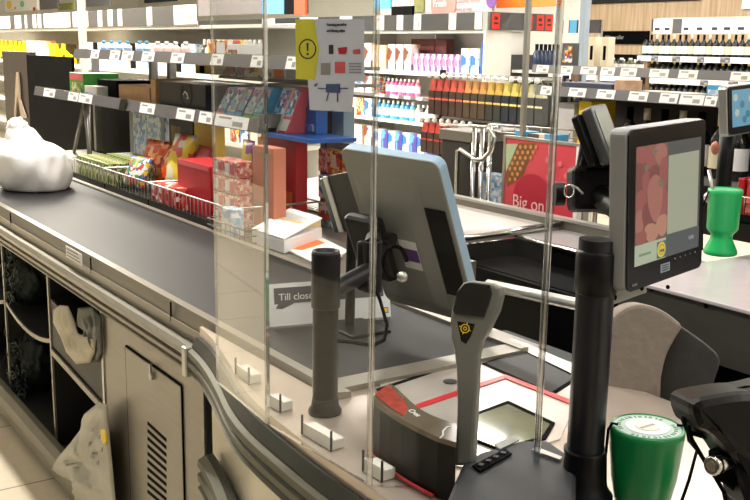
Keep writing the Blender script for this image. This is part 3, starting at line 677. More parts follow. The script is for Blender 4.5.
g = G(); g.cyl(tc+V((0, 0, HT+.001)), tc+V((0, 0, HT+.0018)), .032, mat('lid label silver', (205, 212, 218), .35, 0, .05), n=32); g.cyl(tc+V((0, 0, HT+.0018)), tc+V((0, 0, HT+.0024)), .018, mat('lid centre', (214, 205, 200), .4, 0, .04), n=32); g.build('centre_print', lid)
g = G(); g.box(tc+V((-.002, -.014, HT+.0024)), tc+V((.002, .014, HT+.0029)), GREY); g.build('coin_slot', lid)
g = G(); L_ = tc-rt*.0545
g.tube([tc-rt*.044+V((0, 0, HT+.004)), tc-rt*.052+V((0, 0, HT+.006)), L_+V((0, 0, HT-.004))-rt*.003, L_-rt*.0045+V((0, 0, .07)), L_-rt*.002+V((0, 0, .03)), tc-rt*.052+V((0, 0, .004))], .0022, BLACKM)
R_ = tc+rt*.057
g.tube([tc+rt*.044+V((0, 0, HT+.004)), R_+V((0, 0, HT+.004)), R_+rt*.006+V((0, 0, HT-.02)), DP(697, 450, 1.3), DP(689, 480, 1.3), DP(680, 506, 1.3)], .0022, BLACKM)
g.build('cord', tin)
# ---- black terminal at the lower right edge
D = 1.12
bt = thing('payment_terminal_holder', ZP(735, 530, ZW), 'black glossy terminal holder with chrome lock and cables at the lower right corner', 'card reader')
GB = mat('glossy black shell', (13, 13, 15), .3, 0, .1, spec=.3)
def sh_(pts, d0, th, m, bev, name, par):
    q_ = smooth([(x, y, k) for x, y, k in pts], 4) if name in ('shell', 'bracket') else pts
    g = G(); g.prism([DP(x, y, d0+k) for x, y, k in q_], f_*th, m, bev); return g.build(name, par)
sh_([(692, 404, .0), (715, 396, .0), (752, 392, 0), (800, 396, 0), (800, 520, -.02), (758, 520, -.02), (735, 466, 0), (712, 436, 0), (697, 428, 0)], D, .09, GB, .012, 'shell', bt)
sh_([(688, 400, 0), (704, 398, 0), (722, 388, 0), (729, 391, 0), (714, 403, 0), (712, 428, 0), (705, 440, 0), (690, 424, 0)], D+.05, .03, BLACK, .003, 'bracket', bt)
c = DP(711, 466, D-.005); c2 = c+f_*.04+cR*.06
g = G(); g.lathe(c, [(.0095, 0), (.0115, .002), (.0115, .008), (.0095, .01), (.0105, .012), (.0105, .028)], CHROME, n=24, axis=(c2-c)); g.cyl(c-(c2-c).normalized()*.0008, c, .006, mat('lock face', (150, 140, 120), .3, .6, .1), n=20); g.build('lock', bt)
sh_([(716, 455, 0), (733, 447, 0), (741, 470, 0), (735, 492, 0), (717, 478, 0)], D+.015, .03, BLACKM, .004, 'lock_block', bt)
g = G(); g.tube([DP(702, 436, D+.04), DP(688, 432, D+.03), DP(683, 420, D+.04), DP(690, 406, D+.05), DP(705, 398, D+.05), DP(723, 394, D+.04), DP(745, 388, D+.03), DP(770, 386, D+.03)], .0028, BLACKM)
g.tube([DP(688, 425, D+.02), DP(692, 440, D+.02), DP(704, 460, D+.02), DP(716, 478, D+.02), DP(724, 492, D+.01), DP(728, 515, D)], .0026, BLACKM); g.build('cable', bt)
sb = sh_([(736, 475, 0), (800, 475, 0), (800, 640, 0), (752, 640, 0)], D+.03, .05, BLACK, .005, 'support', bt)
g = G(); cb = wloc(bt); g.box((cb.x-.04, cb.y-.04, ZW), (cb.x+.06, cb.y+.06, ZW+.01), BLACK, .003); g.build('foot', bt)

# ---- cashier chair
cx = -1.42; cy = 1.72
ch = thing('cashier_chair', (cx, cy, 0), 'black swivel office chair behind the till beside the white neighbouring counter', 'chair')
BKM = mat('charcoal chair upholstery', (52, 50, 50), .5, 0, .12, 40, .1)
def backpt(u, v, off):   # u 0..1 left-right in picture, v 0..1 down
    x0, y0 = 606, 322; x1, y1 = 721, 352
    ytop = y0+(y1-y0)*u-14*math.sin(math.pi*min(1, max(0, u)))*1.2
    return (x0+(x1-x0)*u, ytop+v*150)
def bp_(px, py, d): return DP(px, py, d)
outl = smooth([(610, 330), (618, 318), (640, 308), (664, 316), (690, 332), (710, 347), (719, 357), (719, 368), (708, 398), (694, 430), (640, 445), (606, 430)])
g = G(); g.prism([DP(x, y, 2.02-(x-610)/110*.1) for x, y in outl], (f_*.07+cR*.01), BKM, .015); g.build('backrest', ch)
g = G(); g.lathe((cx, cy, .5), [(.2, 0), (.23, .03), (.23, .07), (.2, .1)], BKM, n=28); g.build('seat', ch)
g = G(); g.cyl((cx, cy, .1), (cx, cy, .5), .03, BLACK); g.build('gas_column', ch)
g = G(); bpos = DP(655, 430, 2.05); g.tube([bpos+V((0, 0, 0)), V((bpos.x, bpos.y, .52)), V((cx, cy, .5))], .018, BLACK); g.build('back_bar', ch)
for k in range(5):
    w = 2*math.pi*k/5; e = V((cx+.27*math.cos(w), cy+.27*math.sin(w), .07)); g = G(); g.tube([V((cx, cy, .12)), e], .018, BLACK); g.cyl(e+V((0, 0, .0)), e-V((0, 0, .02)), .008, BLACK)
    g.cyl(e+V((-.012, 0, -.04)), e+V((.012, 0, -.04)), .028, BLACKM); g.build('leg', ch)
# jacket draped over it
JK = mat('taupe jacket cloth', (134, 124, 114), .85, 0, .08, 60, .2)
jp = smooth([(603, 334), (609, 322), (620, 311), (633, 305), (646, 304.5), (660, 309), (674, 318), (682, 327), (675, 340), (667, 356), (662, 378), (659, 405), (640, 420), (600, 405)])
g = G(); P = [DP(x, y, 1.995-(x-610)/110*.1) for x, y in jp]; g.prism(P, f_*.085+cR*.004, JK, .016)
for k in (0, 1):
    g.tube([DP(636+12*k, 330, 1.985), DP(632+13*k, 360, 1.984), DP(634+10*k, 400, 1.985)], .004, JK)
tag(g.build('jacket'), 'taupe cloth jacket hung over the left part of the black chair back', 'jacket')
# ---- rails and equipment behind till
g = G(); A = DP(488, 285, 2.35); B = DP(585, 306, 2.1)
g.tube([A, A.lerp(B, .5), B, B+V((.02, 0, -.02)), V((B.x+.02, B.y, 0))], .014, ALU); g.tube([A, V((A.x, A.y, 0))], .014, ALU)
tag(g.build('guard_rail'), 'bent satin tube rail behind the barcode scanner', 'rail')
dk = thing('drawer_box', (-1.83, 1.78, 0), 'dark grey cash drawer cabinet below the tube rail behind the scanner', 'cash drawer')
g = G(); g.box((-2.15, 1.62, 0), (-1.62, 1.95, .72), CHAR, .008); g.build('body', dk)
g = G(); g.box((-2.14, 1.612, .6), (-1.63, 1.62, .7), BLACK, .003); g.box((-1.95, 1.606, .66), (-1.8, 1.612, .672), ALU); g.build('drawer', dk)

# ================================================================ NEIGHBOURING CHECKOUT
c2 = thing('checkout_counter', (-1.5, 2.5, 0), 'neighbouring checkout with shiny white worktop and dark front, behind the chair', 'checkout')
WT2 = mat('shiny white worktop', (206, 200, 204), .16, .1, .03)
FAS = mat('dark grey fascia', (74, 72, 68), .4, .2, .08)
g = G(); g.box((-1.93, 2.18, .888), (.4, 2.85, .9), WT2, .003); g.build('worktop', c2)
g = G(); g.box((-1.93, 2.186, .73), (.4, 2.2, .888), FAS); g.build('fascia', c2)
g = G()
for (x, y) in ((652, 289), (668, 287), (706, 306)):
    q = YP(x, y, 2.185); g.cyl((q.x, 2.186, q.z), (q.x, 2.183, q.z), .006, BLACKM, n=12)
g.build('fixing_hole', c2)
g = G(); g.box((-1.9, 2.26, 0), (.4, 2.8, .888), BLACKM); g.build('carcass', c2)
CW = mat('white sloped basin', (205, 196, 194), .25, .2, .03)
r0, r1 = ZP(452, 199, .9), ZP(548, 217, .9); f0, f1 = ZP(443, 238, .86), ZP(470, 236, .87)
E0 = ZP(440, 197, .9); E1 = ZP(575, 222, .9)
yb = 2.62; yf = 2.12
g = G(); g.prism([(-4.3, yb, .9), (-2.62, yb, .9), (-2.62, yf, .9), (-3.0, yf, .86), (-4.3, yf, .86)], (0, 0, -.02), CW); g.build('bagging_basin', c2)
g = G(); g.box((-4.3, yb, .87), (-2.3, yb+.03, .925), STEELD); g.box((-4.3, yb-.004, .925), (-2.3, yb+.034, .935), ALU); g.build('rear_rim', c2)
g = G(); g.tube([(-4.3, yf, .865), (-3.0, yf, .868), (-2.62, yf+.02, .9), (-2.61, yf+.25, .906), (-2.61, yb, .915)], .012, CHROME); g.build('chrome_rim', c2)
g = G(); g.box((-4.3, yf+.01, .1), (-2.58, yf+.03, .862), BLACKM); g.box((-2.6, yf+.01, .1), (-1.94, yf+.03, .82), BLACKM); g.box((-2.6, 2.16, .8), (-1.94, 2.39, .82), BLACKM); g.box((-2.61, 2.13, .1), (-2.6, 2.6, .88), BLACKM); g.box((-2.6, 2.38, .8), (-1.94, 2.39, .885), BLACKM); g.box((-4.3, yf, .0), (-1.93, yb, .1), BLACKM); g.box((-2.0, 2.2, .1), (-1.9, 2.5, .86), BLACKM); g.build('dark_front', c2)
g = G(); g.box((-2.6, 2.39, .87), (-1.935, 2.62, .893), mat('pale grey tray', (150, 148, 150), .3, .2, .05), .003); g.tube([(-2.6, 2.385, .885), (-2.1, 2.385, .885), (-1.95, 2.385, .875)], .012, CHROME); g.build('grey_tray', c2)
g = G(); g.box((-1.9, 2.85, .8), (.4, 3.1, .87), STEELD); g.box((-1.9, 2.848, .87), (.4, 2.86, .93), mat('bronze rail', (110, 98, 90), .35, .5, .05)); g.box((-1.9, 2.86, .93), (.4, 2.9, .98), FAS); g.build('rear_ledge', c2)
# second charity tin
q = ZP(720, 254, .9)
q.z = .9
tin2 = thing('charity_tin', q, 'bright green hourglass collection tin on the white neighbouring counter', 'collection tin')
GT3 = mat('bright green plastic', (20, 178, 96), .35, 0, .05)
g = G(); g.lathe(q, [(.05, 0), (.054, .004), (.052, .016), (.036, .05), (.034, .065), (.046, .08), (.05, .085), (.053, .2), (.055, .203), (.055, .215), (.05, .217), (.048, .212)], GT3, n=32); g.build('body', tin2)
g = G(); g.cyl(q+V((0, 0, .212)), q+V((0, 0, .2135)), .046, mat('pale green lid', (120, 205, 160), .4, 0, .04), n=28); g.build('lid', tin2)
g = G(); g.tube([q+V((-.02, -.035, .215)), q+V((-.028, -.05, .205)), q+V((-.042, -.052, .16)), q+V((-.058, -.035, .11)), q+V((-.06, -.02, .06)), q+V((-.062, -.01, .003))], .0025, BLACKM); g.build('cord', tin2)
# second display on pole
dp = DP(718, 245, 3.35); dp.z = .87
a, r, dn = frame((726, 86), (790, 78), (727, 137), 3.05, 3.25)
nn = r.cross(dn).normalized()
if nn.dot(CP-a) < 0: nn = -nn
mt2 = thing('customer_display', dp, 'display with blue picture at the right edge on the neighbouring till', 'monitor')
g = G(); g.prism(rrect(a, r, dn, .014), nn*-.03, ALU, .003); g.prism(rrect(a+nn*.0003+r*.02+dn*.03, r*.96, dn*.94, .012), nn*.003, BLACK); g.build('casing', mt2)
g = G(); g.prism([a+r*.07+dn*.1+nn*.0036, a+r*.6+dn*.1+nn*.0036, a+r*.6+dn*.83+nn*.0036, a+r*.07+dn*.83+nn*.0036], nn*.0004, emis('lcd blue picture', (110, 165, 190), .8))
g.prism([a+r*.6+dn*.1+nn*.0036, a+r*.93+dn*.1+nn*.0036, a+r*.93+dn*.83+nn*.0036, a+r*.6+dn*.83+nn*.0036], nn*.0004, emis('lcd grey panel', (130, 132, 128), .8)); s2 = g.build('screen', mt2)
for k, (u, v) in enumerate([(.12, .25), (.22, .4), (.14, .55), (.3, .6), (.35, .3), (.25, .7)]):
    c = a+r*u+dn*v+nn*.0042; g = G(); g.prism([c+r.normalized()*.012*math.cos(w)+dn.normalized()*.012*math.sin(w) for w in [2*math.pi*i/10 for i in range(10)]], nn*.0003, emis('lcd teal', (70, 130, 150), .8) if k % 2 else emis('lcd sand', (190, 200, 180), .8)); g.build('picture_dot', s2)
g = G(); top = DP(718, 112, 3.3); b_ = V((dp.x, dp.y, .905)); g.tube([b_, V((dp.x, dp.y, 1.15)), V((dp.x, dp.y, 1.36))], .026, BLACK, 14)
g.cyl(V((dp.x, dp.y, 1.33)), a+r*.2+dn*.5-nn*.03, .022, BLACK); g.ico(V((dp.x, dp.y, 1.36)), .035, BLACK, 2); g.build('pole', mt2)
g = G(); c = DP(715, 148, 3.25); g.ico(c, .018, mat('bronze tag', (170, 110, 90), .4, .3, .1), 2, (1, .4, 1.3)); g.build('tag', mt2)
g = G(); q = DP(709, 188, 3.22); g.tube([q+cU*.06, q+cR*.01, q-cU*.05], .006, ALU); g.ico(q-cU*.03, .018, ALU, 2); g.build('key_bunch', mt2)
# ================================================================ BAG AND THINGS ON THE BELT
BAGW = mat('white plastic film', (248, 248, 247), .35, 0, .02, 26, .2)
def lump(seed, amp=.12, f=3.):
    r = random.Random(seed); ks = [(V((r.uniform(-1, 1), r.uniform(-1, 1), r.uniform(-1, 1)))*f*(1+i*.6), r.uniform(0, 6), amp/(1+i*.7)) for i in range(7)]
    def fn(d):
        s = 1
        for k, p, a_ in ks: s += a_*math.sin(k.dot(d)*2+p)
        return s
    return fn
bc = ZP(36, 187, .895); bc.z = .895
lf = lump(3, .03, 2.)
def bagfn(d):
    k = lf(d)
    if d.z > .3: k *= 1-.42*((d.z-.3)/.7)**.8+ (.3*((d.z-.75)/.25) if d.z > .75 else 0)
    return k
g = G(); g.ico(bc+V((0, 0, .105)), .172, BAGW, 5, (1.25, 1.0, 1.2), bagfn)
for v in g.bm.verts:
    if v.co.z < .8962: v.co.z = .8962+abs(v.co.z-.8962)*.02
    t = (v.co.z-.895)/.3; v.co -= rt*(.06*t)
kn = bc+V((0, 0, .27))-rt*.07
g.ico(kn, .05, BAGW, 4, (1.3, .9, .9), lump(8, .08, 3)); g.ico(kn-rt*.05-V((0, 0, .13)), .07, BAGW, 4, (1.2, 1, 1), lump(9, .08, 3))
bg = g.build('shopping_bag'); tag(bg, 'lumpy white plastic shopping bag lying on the far end of the black belt', 'bag')
g = G(); c = bc-rt*.155+V((0, 0, .17))-f_*.03; g.ico(c, .035, mat('dark red contents', (150, 60, 66), .5, 0, .2), 3, (.8, .6, .7), lump(4)); g.build('red_contents', bg)

# ---- things in and in front of the compartments
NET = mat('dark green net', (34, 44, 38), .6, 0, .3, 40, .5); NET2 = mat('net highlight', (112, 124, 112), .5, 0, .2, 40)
def netpile(px, py, z0, h, lab, sd):
    c = YP(px, py, 1.06); c.z = z0; g = G(); r = random.Random(sd)
    g.ico(c+V((0, 0, h*.5)), h*.5, NET, 4, (.5, .5, 1.0), lump(sd, .09, 4))
    for k in range(90):
        p = c+V((r.uniform(-.08, .08), -.085+r.uniform(-.02, .02), r.uniform(.03, h-.02))); pts = [p]
        for i in range(5): pts.append(pts[-1]+V((r.uniform(-.02, .02), r.uniform(-.012, .012), r.uniform(-.022, .022))))
        for q in pts: q.z = max(q.z, z0+.004)
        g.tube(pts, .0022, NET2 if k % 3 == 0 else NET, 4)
    tag(g.build('net_bag'), lab, 'bag')
netpile(36, 330, .462, .29, 'bunched dark green net bag on the upper compartment shelf below the counter', 21)
netpile(40, 420, .1, .27, 'bunched dark green net bag in the lower compartment beside the lower bumper', 22)
# black tray with bags in third compartment
g = G(); BT = mat('dark tray plastic', (44, 44, 44), .5, 0, .1)
g.prism([(-3.43, .953, .47), (-2.9, .953, .43), (-2.9, .953, .6), (-3.43, .953, .66)], (0, .008, 0), BT); g.prism([(-3.43, .953, .47), (-2.9, .953, .43), (-2.9, .953, .445), (-3.43, .953, .485)], (0, .42, 0), BT)
g.box((-3.43, 1.36, .45), (-2.9, 1.37, .64), BT); g.prism([(-3.43, .945, .455), (-2.9, .945, .415), (-2.9, .945, .437), (-3.43, .945, .477)], (0, .01, 0), STEEL); 
g.box((-3.44, .953, .46), (-3.425, 1.37, .66), BT); g.box((-2.905, .953, .42), (-2.89, 1.37, .62), BT); tag(g.build('storage_tray'), 'sagging dark tray with carrier bags stuffed in it, under the belt', 'tray')
CLO = mat('off white carrier film', (196, 188, 164), .5, 0, .08, 20, .3)
def ribbon(pts, wid, m, th=.004, jag=0):
    g = G(); r = random.Random(5)
    for k in range(len(pts)-1):
        a_, b_ = V(pts[k]), V(pts[k+1]); w0, w1 = V(wid[k]), V(wid[k+1]); g.hexa([a_, b_, b_+w1, a_+w0, a_+V((0, th, 0)), b_+V((0, th, 0)), b_+w1+V((0, th, 0)), a_+w0+V((0, th, 0))], m)
    return g
def drape(pix, Y, m, name, lab, cat, seed, bump=.02, thick=.03, center=None):
    """soft sheet-like bag: filled outline, puffed and creased"""
    P = [YP(x, y, Y) for x, y in pix]; c = sum(P, V())/len(P); g = G(); r = random.Random(seed); i = g.mi(m)
    R = 9; rings = []
    N = len(P)*3; Q = []
    for k in range(len(P)):
        for j in range(3): Q.append(P[k].lerp(P[(k+1) % len(P)], j/3))
    for sgn in (-1, 1):
        rr = []
        for k in range(R+1):
            t = 1-k/R; ring = []
            for q in Q:
                p = c+(q-c)*t; h = thick*(1-t**3)+bump*(1-t*t)*(math.sin(p.x*60+seed)*math.cos(p.z*50+p.x*40)+.5*math.sin(p.z*120+p.x*90))
                ring.append(p+V((0, sgn*abs(h), 0)) if k else p.copy())
            rr.append(ring)
        rings.append(rr)
    for rr, fl in ((rings[0], 0), (rings[1], 1)):
        vr = [[g.bm.verts.new(p) for p in ring] for ring in rr[:-1]]; cv = g.bm.verts.new(rr[-1][0])
        for a_, b_ in zip(vr, vr[1:]):
            for k in range(len(a_)):
                q = g.bm.faces.new([a_[k], a_[(k+1) % len(a_)], b_[(k+1) % len(a_)], b_[k]]); q.smooth = True; q.material_index = i
        for k in range(len(Q)):
            q = g.bm.faces.new([vr[-1][k], vr[-1][(k+1) % len(Q)], cv]); q.smooth = True; q.material_index = i
    bmesh.ops.remove_doubles(g.bm, verts=g.bm.verts, dist=.0003)
    o = g.build(name); return tag(o, lab, cat)
drape([(53, 310), (60, 305), (68, 306), (74, 322), (78, 334), (96, 340), (95, 352), (90, 363), (76, 364), (66, 352), (60, 336), (53, 322)], .93, CLO, 'carrier_bag', 'crumpled off-white carrier bag on top in the dark tray under the belt', 'bag', 3, .008, .014)
drape([(78, 308), (92, 306), (102, 318), (103, 350), (99, 362), (88, 352), (84, 330), (76, 325)], .94, mat('dark green film', (58, 62, 54), .4, 0, .2, 20, .3), 'carrier_bag', 'dark crumpled carrier bag behind the off-white one in the tray', 'bag', 4, .008, .012)
PB2 = mat('pale printed carrier film', (196, 192, 176), .45, 0, .05, 16, .3)
b = drape([(84, 414), (99, 402), (107, 404), (110, 440), (113, 470), (116, 505), (112, 518), (90, 512), (74, 506), (75, 484), (49, 470), (58, 457), (70, 443), (80, 430)], .9, PB2, 'carrier_bag', 'pale carrier bag with yellow spot hanging out of the lowest compartment onto the floor', 'bag', 6, .016, .022)
g = G(); c = YP(103, 437, .868); g.cyl(c, c+V((0, .006, 0)), .022, YEL, n=20); g.build('yellow_spot', b)
g = G()
for (x, y, w) in ((91, 432, 5), (97, 439, 6), (90, 458, 7), (96, 465, 5), (88, 447, 4), (100, 452, 5)):
    q = YP(x, y, .872); g.obox(q, (w*.004, 0, .008), (0, .002, 0), (.006, 0, .016), GREY)
g.build('grey_print', b)

# ================================================================ RACK BEHIND OUR BELT
def strip(par, x0, x1, Y, z0, z1, tags, m=None, tilt=.012, name='price_strip', cm=None, big=.9):
    m = m or RAIL; g = G(); g.prism([(x0, Y, z0), (x0, Y+tilt, z1), (x0, Y+tilt+.004, z1), (x0, Y+.004, z0)], (x1-x0, 0, 0), m); s = g.build(name, par)
    n_ = V((0, -(z1-z0), tilt)).normalized()
    for k, (a_, b_) in enumerate(tags):
        ym = 60; A = YP(a_, proj_y(a_, Y, (z0+z1)/2), Y).x; B = YP(b_, proj_y(b_, Y, (z0+z1)/2), Y).x
        if B < x0+.01 or A > x1-.01: continue
        A, B = max(A, x0+.003), min(B, x1-.003); h = z1-z0
        f = lambda x, t: V((x, Y+tilt*t, z0+h*t))+n_*.0005
        g = G(); g.prism([f(A, .06), f(B, .06), f(B, big+.04), f(A, big+.04)], n_*.001, cm or WHITE)
        g.prism([f(A+(B-A)*.55, .2)+n_*.0012, f(A+(B-A)*.85, .2)+n_*.0012, f(A+(B-A)*.85, .55)+n_*.0012, f(A+(B-A)*.55, .55)+n_*.0012], n_*.0004, GREY)
        g.prism([f(A+(B-A)*.12, .65)+n_*.0012, f(A+(B-A)*.5, .65)+n_*.0012, f(A+(B-A)*.5, .8)+n_*.0012, f(A+(B-A)*.12, .8)+n_*.0012], n_*.0004, GREY)
        g.build('price_tag', s)
    return s
def proj(p):
    d = V(p)-CP; z = d.dot(f_); return 375+F*d.dot(cR)/z, 250-F*d.dot(cU)/z
def proj_y(px, Y, z):
    lo, hi = -400., 900.
    for _ in range(40):
        m = (lo+hi)/2
        if YP(px, m, Y).z > z: lo = m
        else: hi = m
    return lo
def XX(px, Y, z): return YP(px, proj_y(px, Y, z), Y).x
UPR = mat('rack steel grey', (128, 128, 126), .4, .4, .05)
rk = thing('impulse_rack', (-4.5, 1.95, .885), 'two tier grey steel rack with price strips behind our conveyor belt', 'shelf')
ZL = 1.25; ZU = 1.48
g = G(); g.box((-6.2, 1.7, ZL-.014), (-3.25, 2.05, ZL), UPR); g.box((-3.25, 1.72, ZL-.03), (-2.93, 1.91, ZL-.016), BLUE); g.box((-3.27, 1.69, ZL-.02), (-3.25, 2.05, ZL+.05), UPR, .003); g.build('lower_shelf', rk)
g = G(); g.box((-5.4, 1.7, ZU-.012), (-2.95, 2.02, ZU), UPR); g.build('upper_shelf', rk)
strip(rk, -6.2, -3.25, 1.685, ZL-.018, ZL+.034, [(43, 54), (67.5, 77), (78, 91), (139, 153.6), (175.6, 193), (198, 212), (214, 247)])
strip(rk, -5.4, -2.95, 1.685, ZU-.012, ZU+.036, [(90, 98), (109, 118.6), (121, 132), (141, 153), (170, 183), (210, 222), (250, 262), (285, 296)])
g = G(); g.prism([(XX(118, 1.68, ZL), 1.683, ZL-.02), (XX(124, 1.68, ZL), 1.683, ZL-.02), (XX(126, 1.68, ZL), 1.69, ZL+.036), (XX(120, 1.68, ZL), 1.69, ZL+.036)], (0, -.003, 0), BLACK); g.build('strip_joint', rk)
for x in (-6.1, -5.15, XX(168, 2.02, 1.4), -3.24):
    g = G(); g.box((x-.02, 2.02, .885), (x+.02, 2.06, 1.5), UPR, .002); g.build('upright', rk)
g = G(); x = XX(104, 2.0, 1.2); g.tube([(x, 1.9, 1.235), (x, 1.9, .885)], .016, ALU); g.tube([(x, 1.88, 1.2), (x-.17, 1.86, .89)], .011, ALU); g.tube([(x, 1.88, 1.2), (x+.13, 1.86, .89)], .011, ALU); g.build('trestle_leg', rk)
# tall black board and pillars
g = G(); xa, xb, xc = XX(28, 2.12, 1.2), XX(73, 2.12, 1.2), XX(131, 2.12, 1.2); g.prism([(xa, 2.12, 0), (xc, 2.12, 0), (xc, 2.12, 1.23), (xb, 2.12, 1.23), (xb, 2.12, 1.45), (xa, 2.12, 1.45)], (0, .02, 0), BLACKM); tag(g.build('black_board'), 'tall matt black board standing behind the left end of the rack', 'board')
g = G(); g.box((XX(4, 2.14, 1.2), 2.14, 0), (XX(30, 2.14, 1.2), 2.2, 1.47), mat('dark brown panel', (52, 44, 38), .5, 0, .15), .003)
bp = g.build('brown_panel'); tag(bp, 'dark brown panel with a pale twisted ribbon at the far left', 'panel')
g = G(); A = YP(16, 72, 2.12); B = YP(14, 118, 2.12); C_ = YP(26, 118, 2.12); g.prism([A, YP(18, 72, 2.12), YP(20, 100, 2.12), C_, YP(21, 118, 2.12), YP(17, 95, 2.12), YP(15, 118, 2.12), B], (0, .01, 0), mat('taupe ribbon', (150, 132, 116), .6, 0, .1)); g.build('ribbon', bp)
def post(px, w, Y, z0, z1, m, lab, dp=None):
    x = XX(px, Y, 1.5); g = G(); g.box((x-w/2, Y, z0), (x+w/2, Y+(dp or w), z1), m, .003); o = g.build('post'); return tag(o, lab, 'post')
post(80, .045, 2.2, 0, 3.4, mat('white post paint', (235, 232, 226), .4, 0, .02), 'white square post rising behind the black board')
post(338, .085, 1.97, .886, 1.33, mat('pale blue post', (142, 166, 186), .35, .2, .04), 'broad pale blue metal post behind the white paper box', .05)
post(323, .04, 1.95, .886, 1.33, mat('brown post', (74, 54, 48), .5, 0, .08), 'narrow brown post left of the pale blue post', .04)
post(524, .022, 2.95, 0, 3.4, ALU, 'slim steel post in front of the orange sign')
post(580, .05, 5.0, 0, 3.4, mat('blue grey post', (160, 176, 190), .4, .1, .03), 'pale blue grey post right of the orange sign')
# cartons
PR1 = printed('pastel pack print', [(226, 96, 128), (120, 190, 220), (240, 230, 226), (90, 130, 190), (244, 180, 190), (120, 200, 110)], 60)
PR2 = printed('warm snack print', [(220, 70, 36), (240, 150, 50), (250, 220, 90), (236, 232, 220), (150, 40, 30)], 45)
PR3 = printed('green snack print', [(120, 140, 60), (90, 120, 50), (190, 190, 120), (60, 80, 40), (220, 210, 170)], 60, stretch=(1, 3, 1))
PR4 = printed('red snack print', [(190, 26, 40), (214, 60, 60), (240, 236, 230), (150, 20, 30), (230, 120, 100)], 50)
PR5 = printed('blue gum print', [(60, 130, 200), (150, 200, 230), (230, 235, 240), (230, 120, 160), (34, 90, 160)], 60)
PR6 = printed('mixed small pack print', [(200, 60, 60), (240, 240, 235), (60, 100, 170), (230, 180, 60), (120, 70, 60), (90, 150, 90)], 55)
PR7 = printed('white blue print', [(240, 242, 244), (120, 170, 215), (225, 232, 240), (170, 200, 226)], 50)
PR8 = printed('rose can print', [(222, 110, 104), (236, 176, 160), (190, 70, 76), (240, 216, 204)], 90)
def carton(name, lab, cat, x0, x1, yt, Y, zs, dep, m, prints=(), side=None, group=None, gap=.0015, bev=.002):
    xm = (x0+x1)/2; X0, X1 = XX(x0, Y, zs+.03)+gap, XX(x1, Y, zs+.03)-gap; z1 = YP(xm, yt, Y).z
    z1 = max(z1, zs+.02)
    g = G(); g.box((X0, Y, zs), (X1, Y+dep, z1), m, bev); o = g.build(name); tag(o, lab, cat, group)
    W, H = X1-X0, z1-zs
    if prints:
        g = G()
        for (u0, u1, v0, v1, pm) in prints: g.box((X0+W*u0, Y-.0012, zs+H*v0), (X0+W*u1, Y, zs+H*v1), pm)
        if side: g.box((X1, Y+dep*.1, zs+H*.15), (X1+.0012, Y+dep*.9, zs+H*.85), side)
        g.build('front_print', o)
    return o
# lower shelf
carton('snack_box', 'olive green display box with pink edge at the left end of the lower rack shelf', 'box', 70, 84, 73, 1.74, ZL, .2, GREEN, [(.05, .95, .7, .95, PINKR), (.1, .9, .1, .6, PR3)])
carton('snack_box', 'pale small carton next to the olive green display box', 'box', 84.5, 97, 86, 1.74, ZL, .1, WHITE, [(.1, .9, .1, .5, PR7)])
carton('black_box', 'plain black box behind the cardboard tray on the lower rack shelf', 'box', 98, 117, 80, 1.8, ZL, .2, BLACKM, [(.1, .4, .1, .3, GREY)])
carton('cardboard_tray', 'brown cardboard tray with torn front between the black boxes', 'box', 119, 150, 86, 1.74, ZL, .15, CARD, [(.05, .95, .05, .15, WHITE)])
carton('cardboard_box', 'narrow brown cardboard piece beside the cardboard tray', 'box', 151, 156, 79, 1.74, ZL, .2, CARD)
bb = carton('black_box', 'big black box with a round pale swirl logo on the lower rack shelf', 'box', 160, 206, 83, 1.74, ZL, .22, mat('satin black card', (26, 26, 30), .3, 0, .1))
c = YP(186, 95, 1.738); g = G()
g.tube([c+V((.055*math.cos(w), 0, .055*math.sin(w)*.9)) for w in [2*math.pi*i/24 for i in range(25)]], .0016, DGREY, 6)
g.build('logo_ring', bb)
g = G(); g.tube([c+V((-.03, 0, 0)), c+V((-.012, 0, .014)), c+V((.01, 0, .006)), c+V((.026, 0, -.012)), c+V((.01, 0, -.014))], .0028, WPL, 6); g.build('swirl_logo', bb)
g = G(); g.tube([YP(165, 106, 1.738), YP(173, 107, 1.738)], .002, GREY, 6); g.build('grey_print', bb)
# sloped chewing gum packs
def slopepack(lab, x0, x1, ytop, ybot, Y, zb, m, band, grp):
    X0, X1 = XX(x0, Y, zb)+.001, XX(x1, Y, zb)-.001; zt_ = YP((x0+x1)/2, ytop, Y+.06).z
    g = G(); g.hexa([(X0, Y, zb), (X1, Y, zb), (X1, Y+.1, zb), (X0, Y+.1, zb), (X0+.03, Y+.06, zt_), (X1+.03, Y+.06, zt_), (X1+.03, Y+.1, zt_), (X0+.03, Y+.1, zt_)], m, .001)
    o = g.build('gum_display'); tag(o, lab, 'snack box', grp)
    g = G(); e = V((0, -.0012, .0006)); q = lambda u, v: V((X0+(X1-X0)*u+.03*v, Y+.06*v, zb+(zt_-zb)*v))+e
    g.prism([q(.06, .05), q(.94, .05), q(.94, .3), q(.06, .3)], (0, -.0006, 0), band); g.prism([q(.1, .36), q(.9, .36), q(.9, .94), q(.1, .94)], (0, -.0006, 0), PR1 if m == BLUE else PR5); g.build('front_print', o)
for k, (x0, x1, m, bnd, lab) in enumerate([(212, 221, LBLUE, PINKR, 'pale blue gum display with rose band, leftmost of the sloped row on the rack'), (221.5, 230, WPL, LBLUE, 'white gum display with light blue band, second in the sloped row'), (230.5, 238, BLUE, LBLUE, 'blue gum display in the middle of the sloped row'), (238.5, 247, WPL, GREEN, 'white gum display with green band in the sloped row'), (247.5, 256, LBLUE, GREEN, 'light blue gum display with green band right in the sloped row')]):
    slopepack(lab, x0, x1, 86, 112, 1.72, ZL, m, bnd, 'sloped gum displays on the rack')
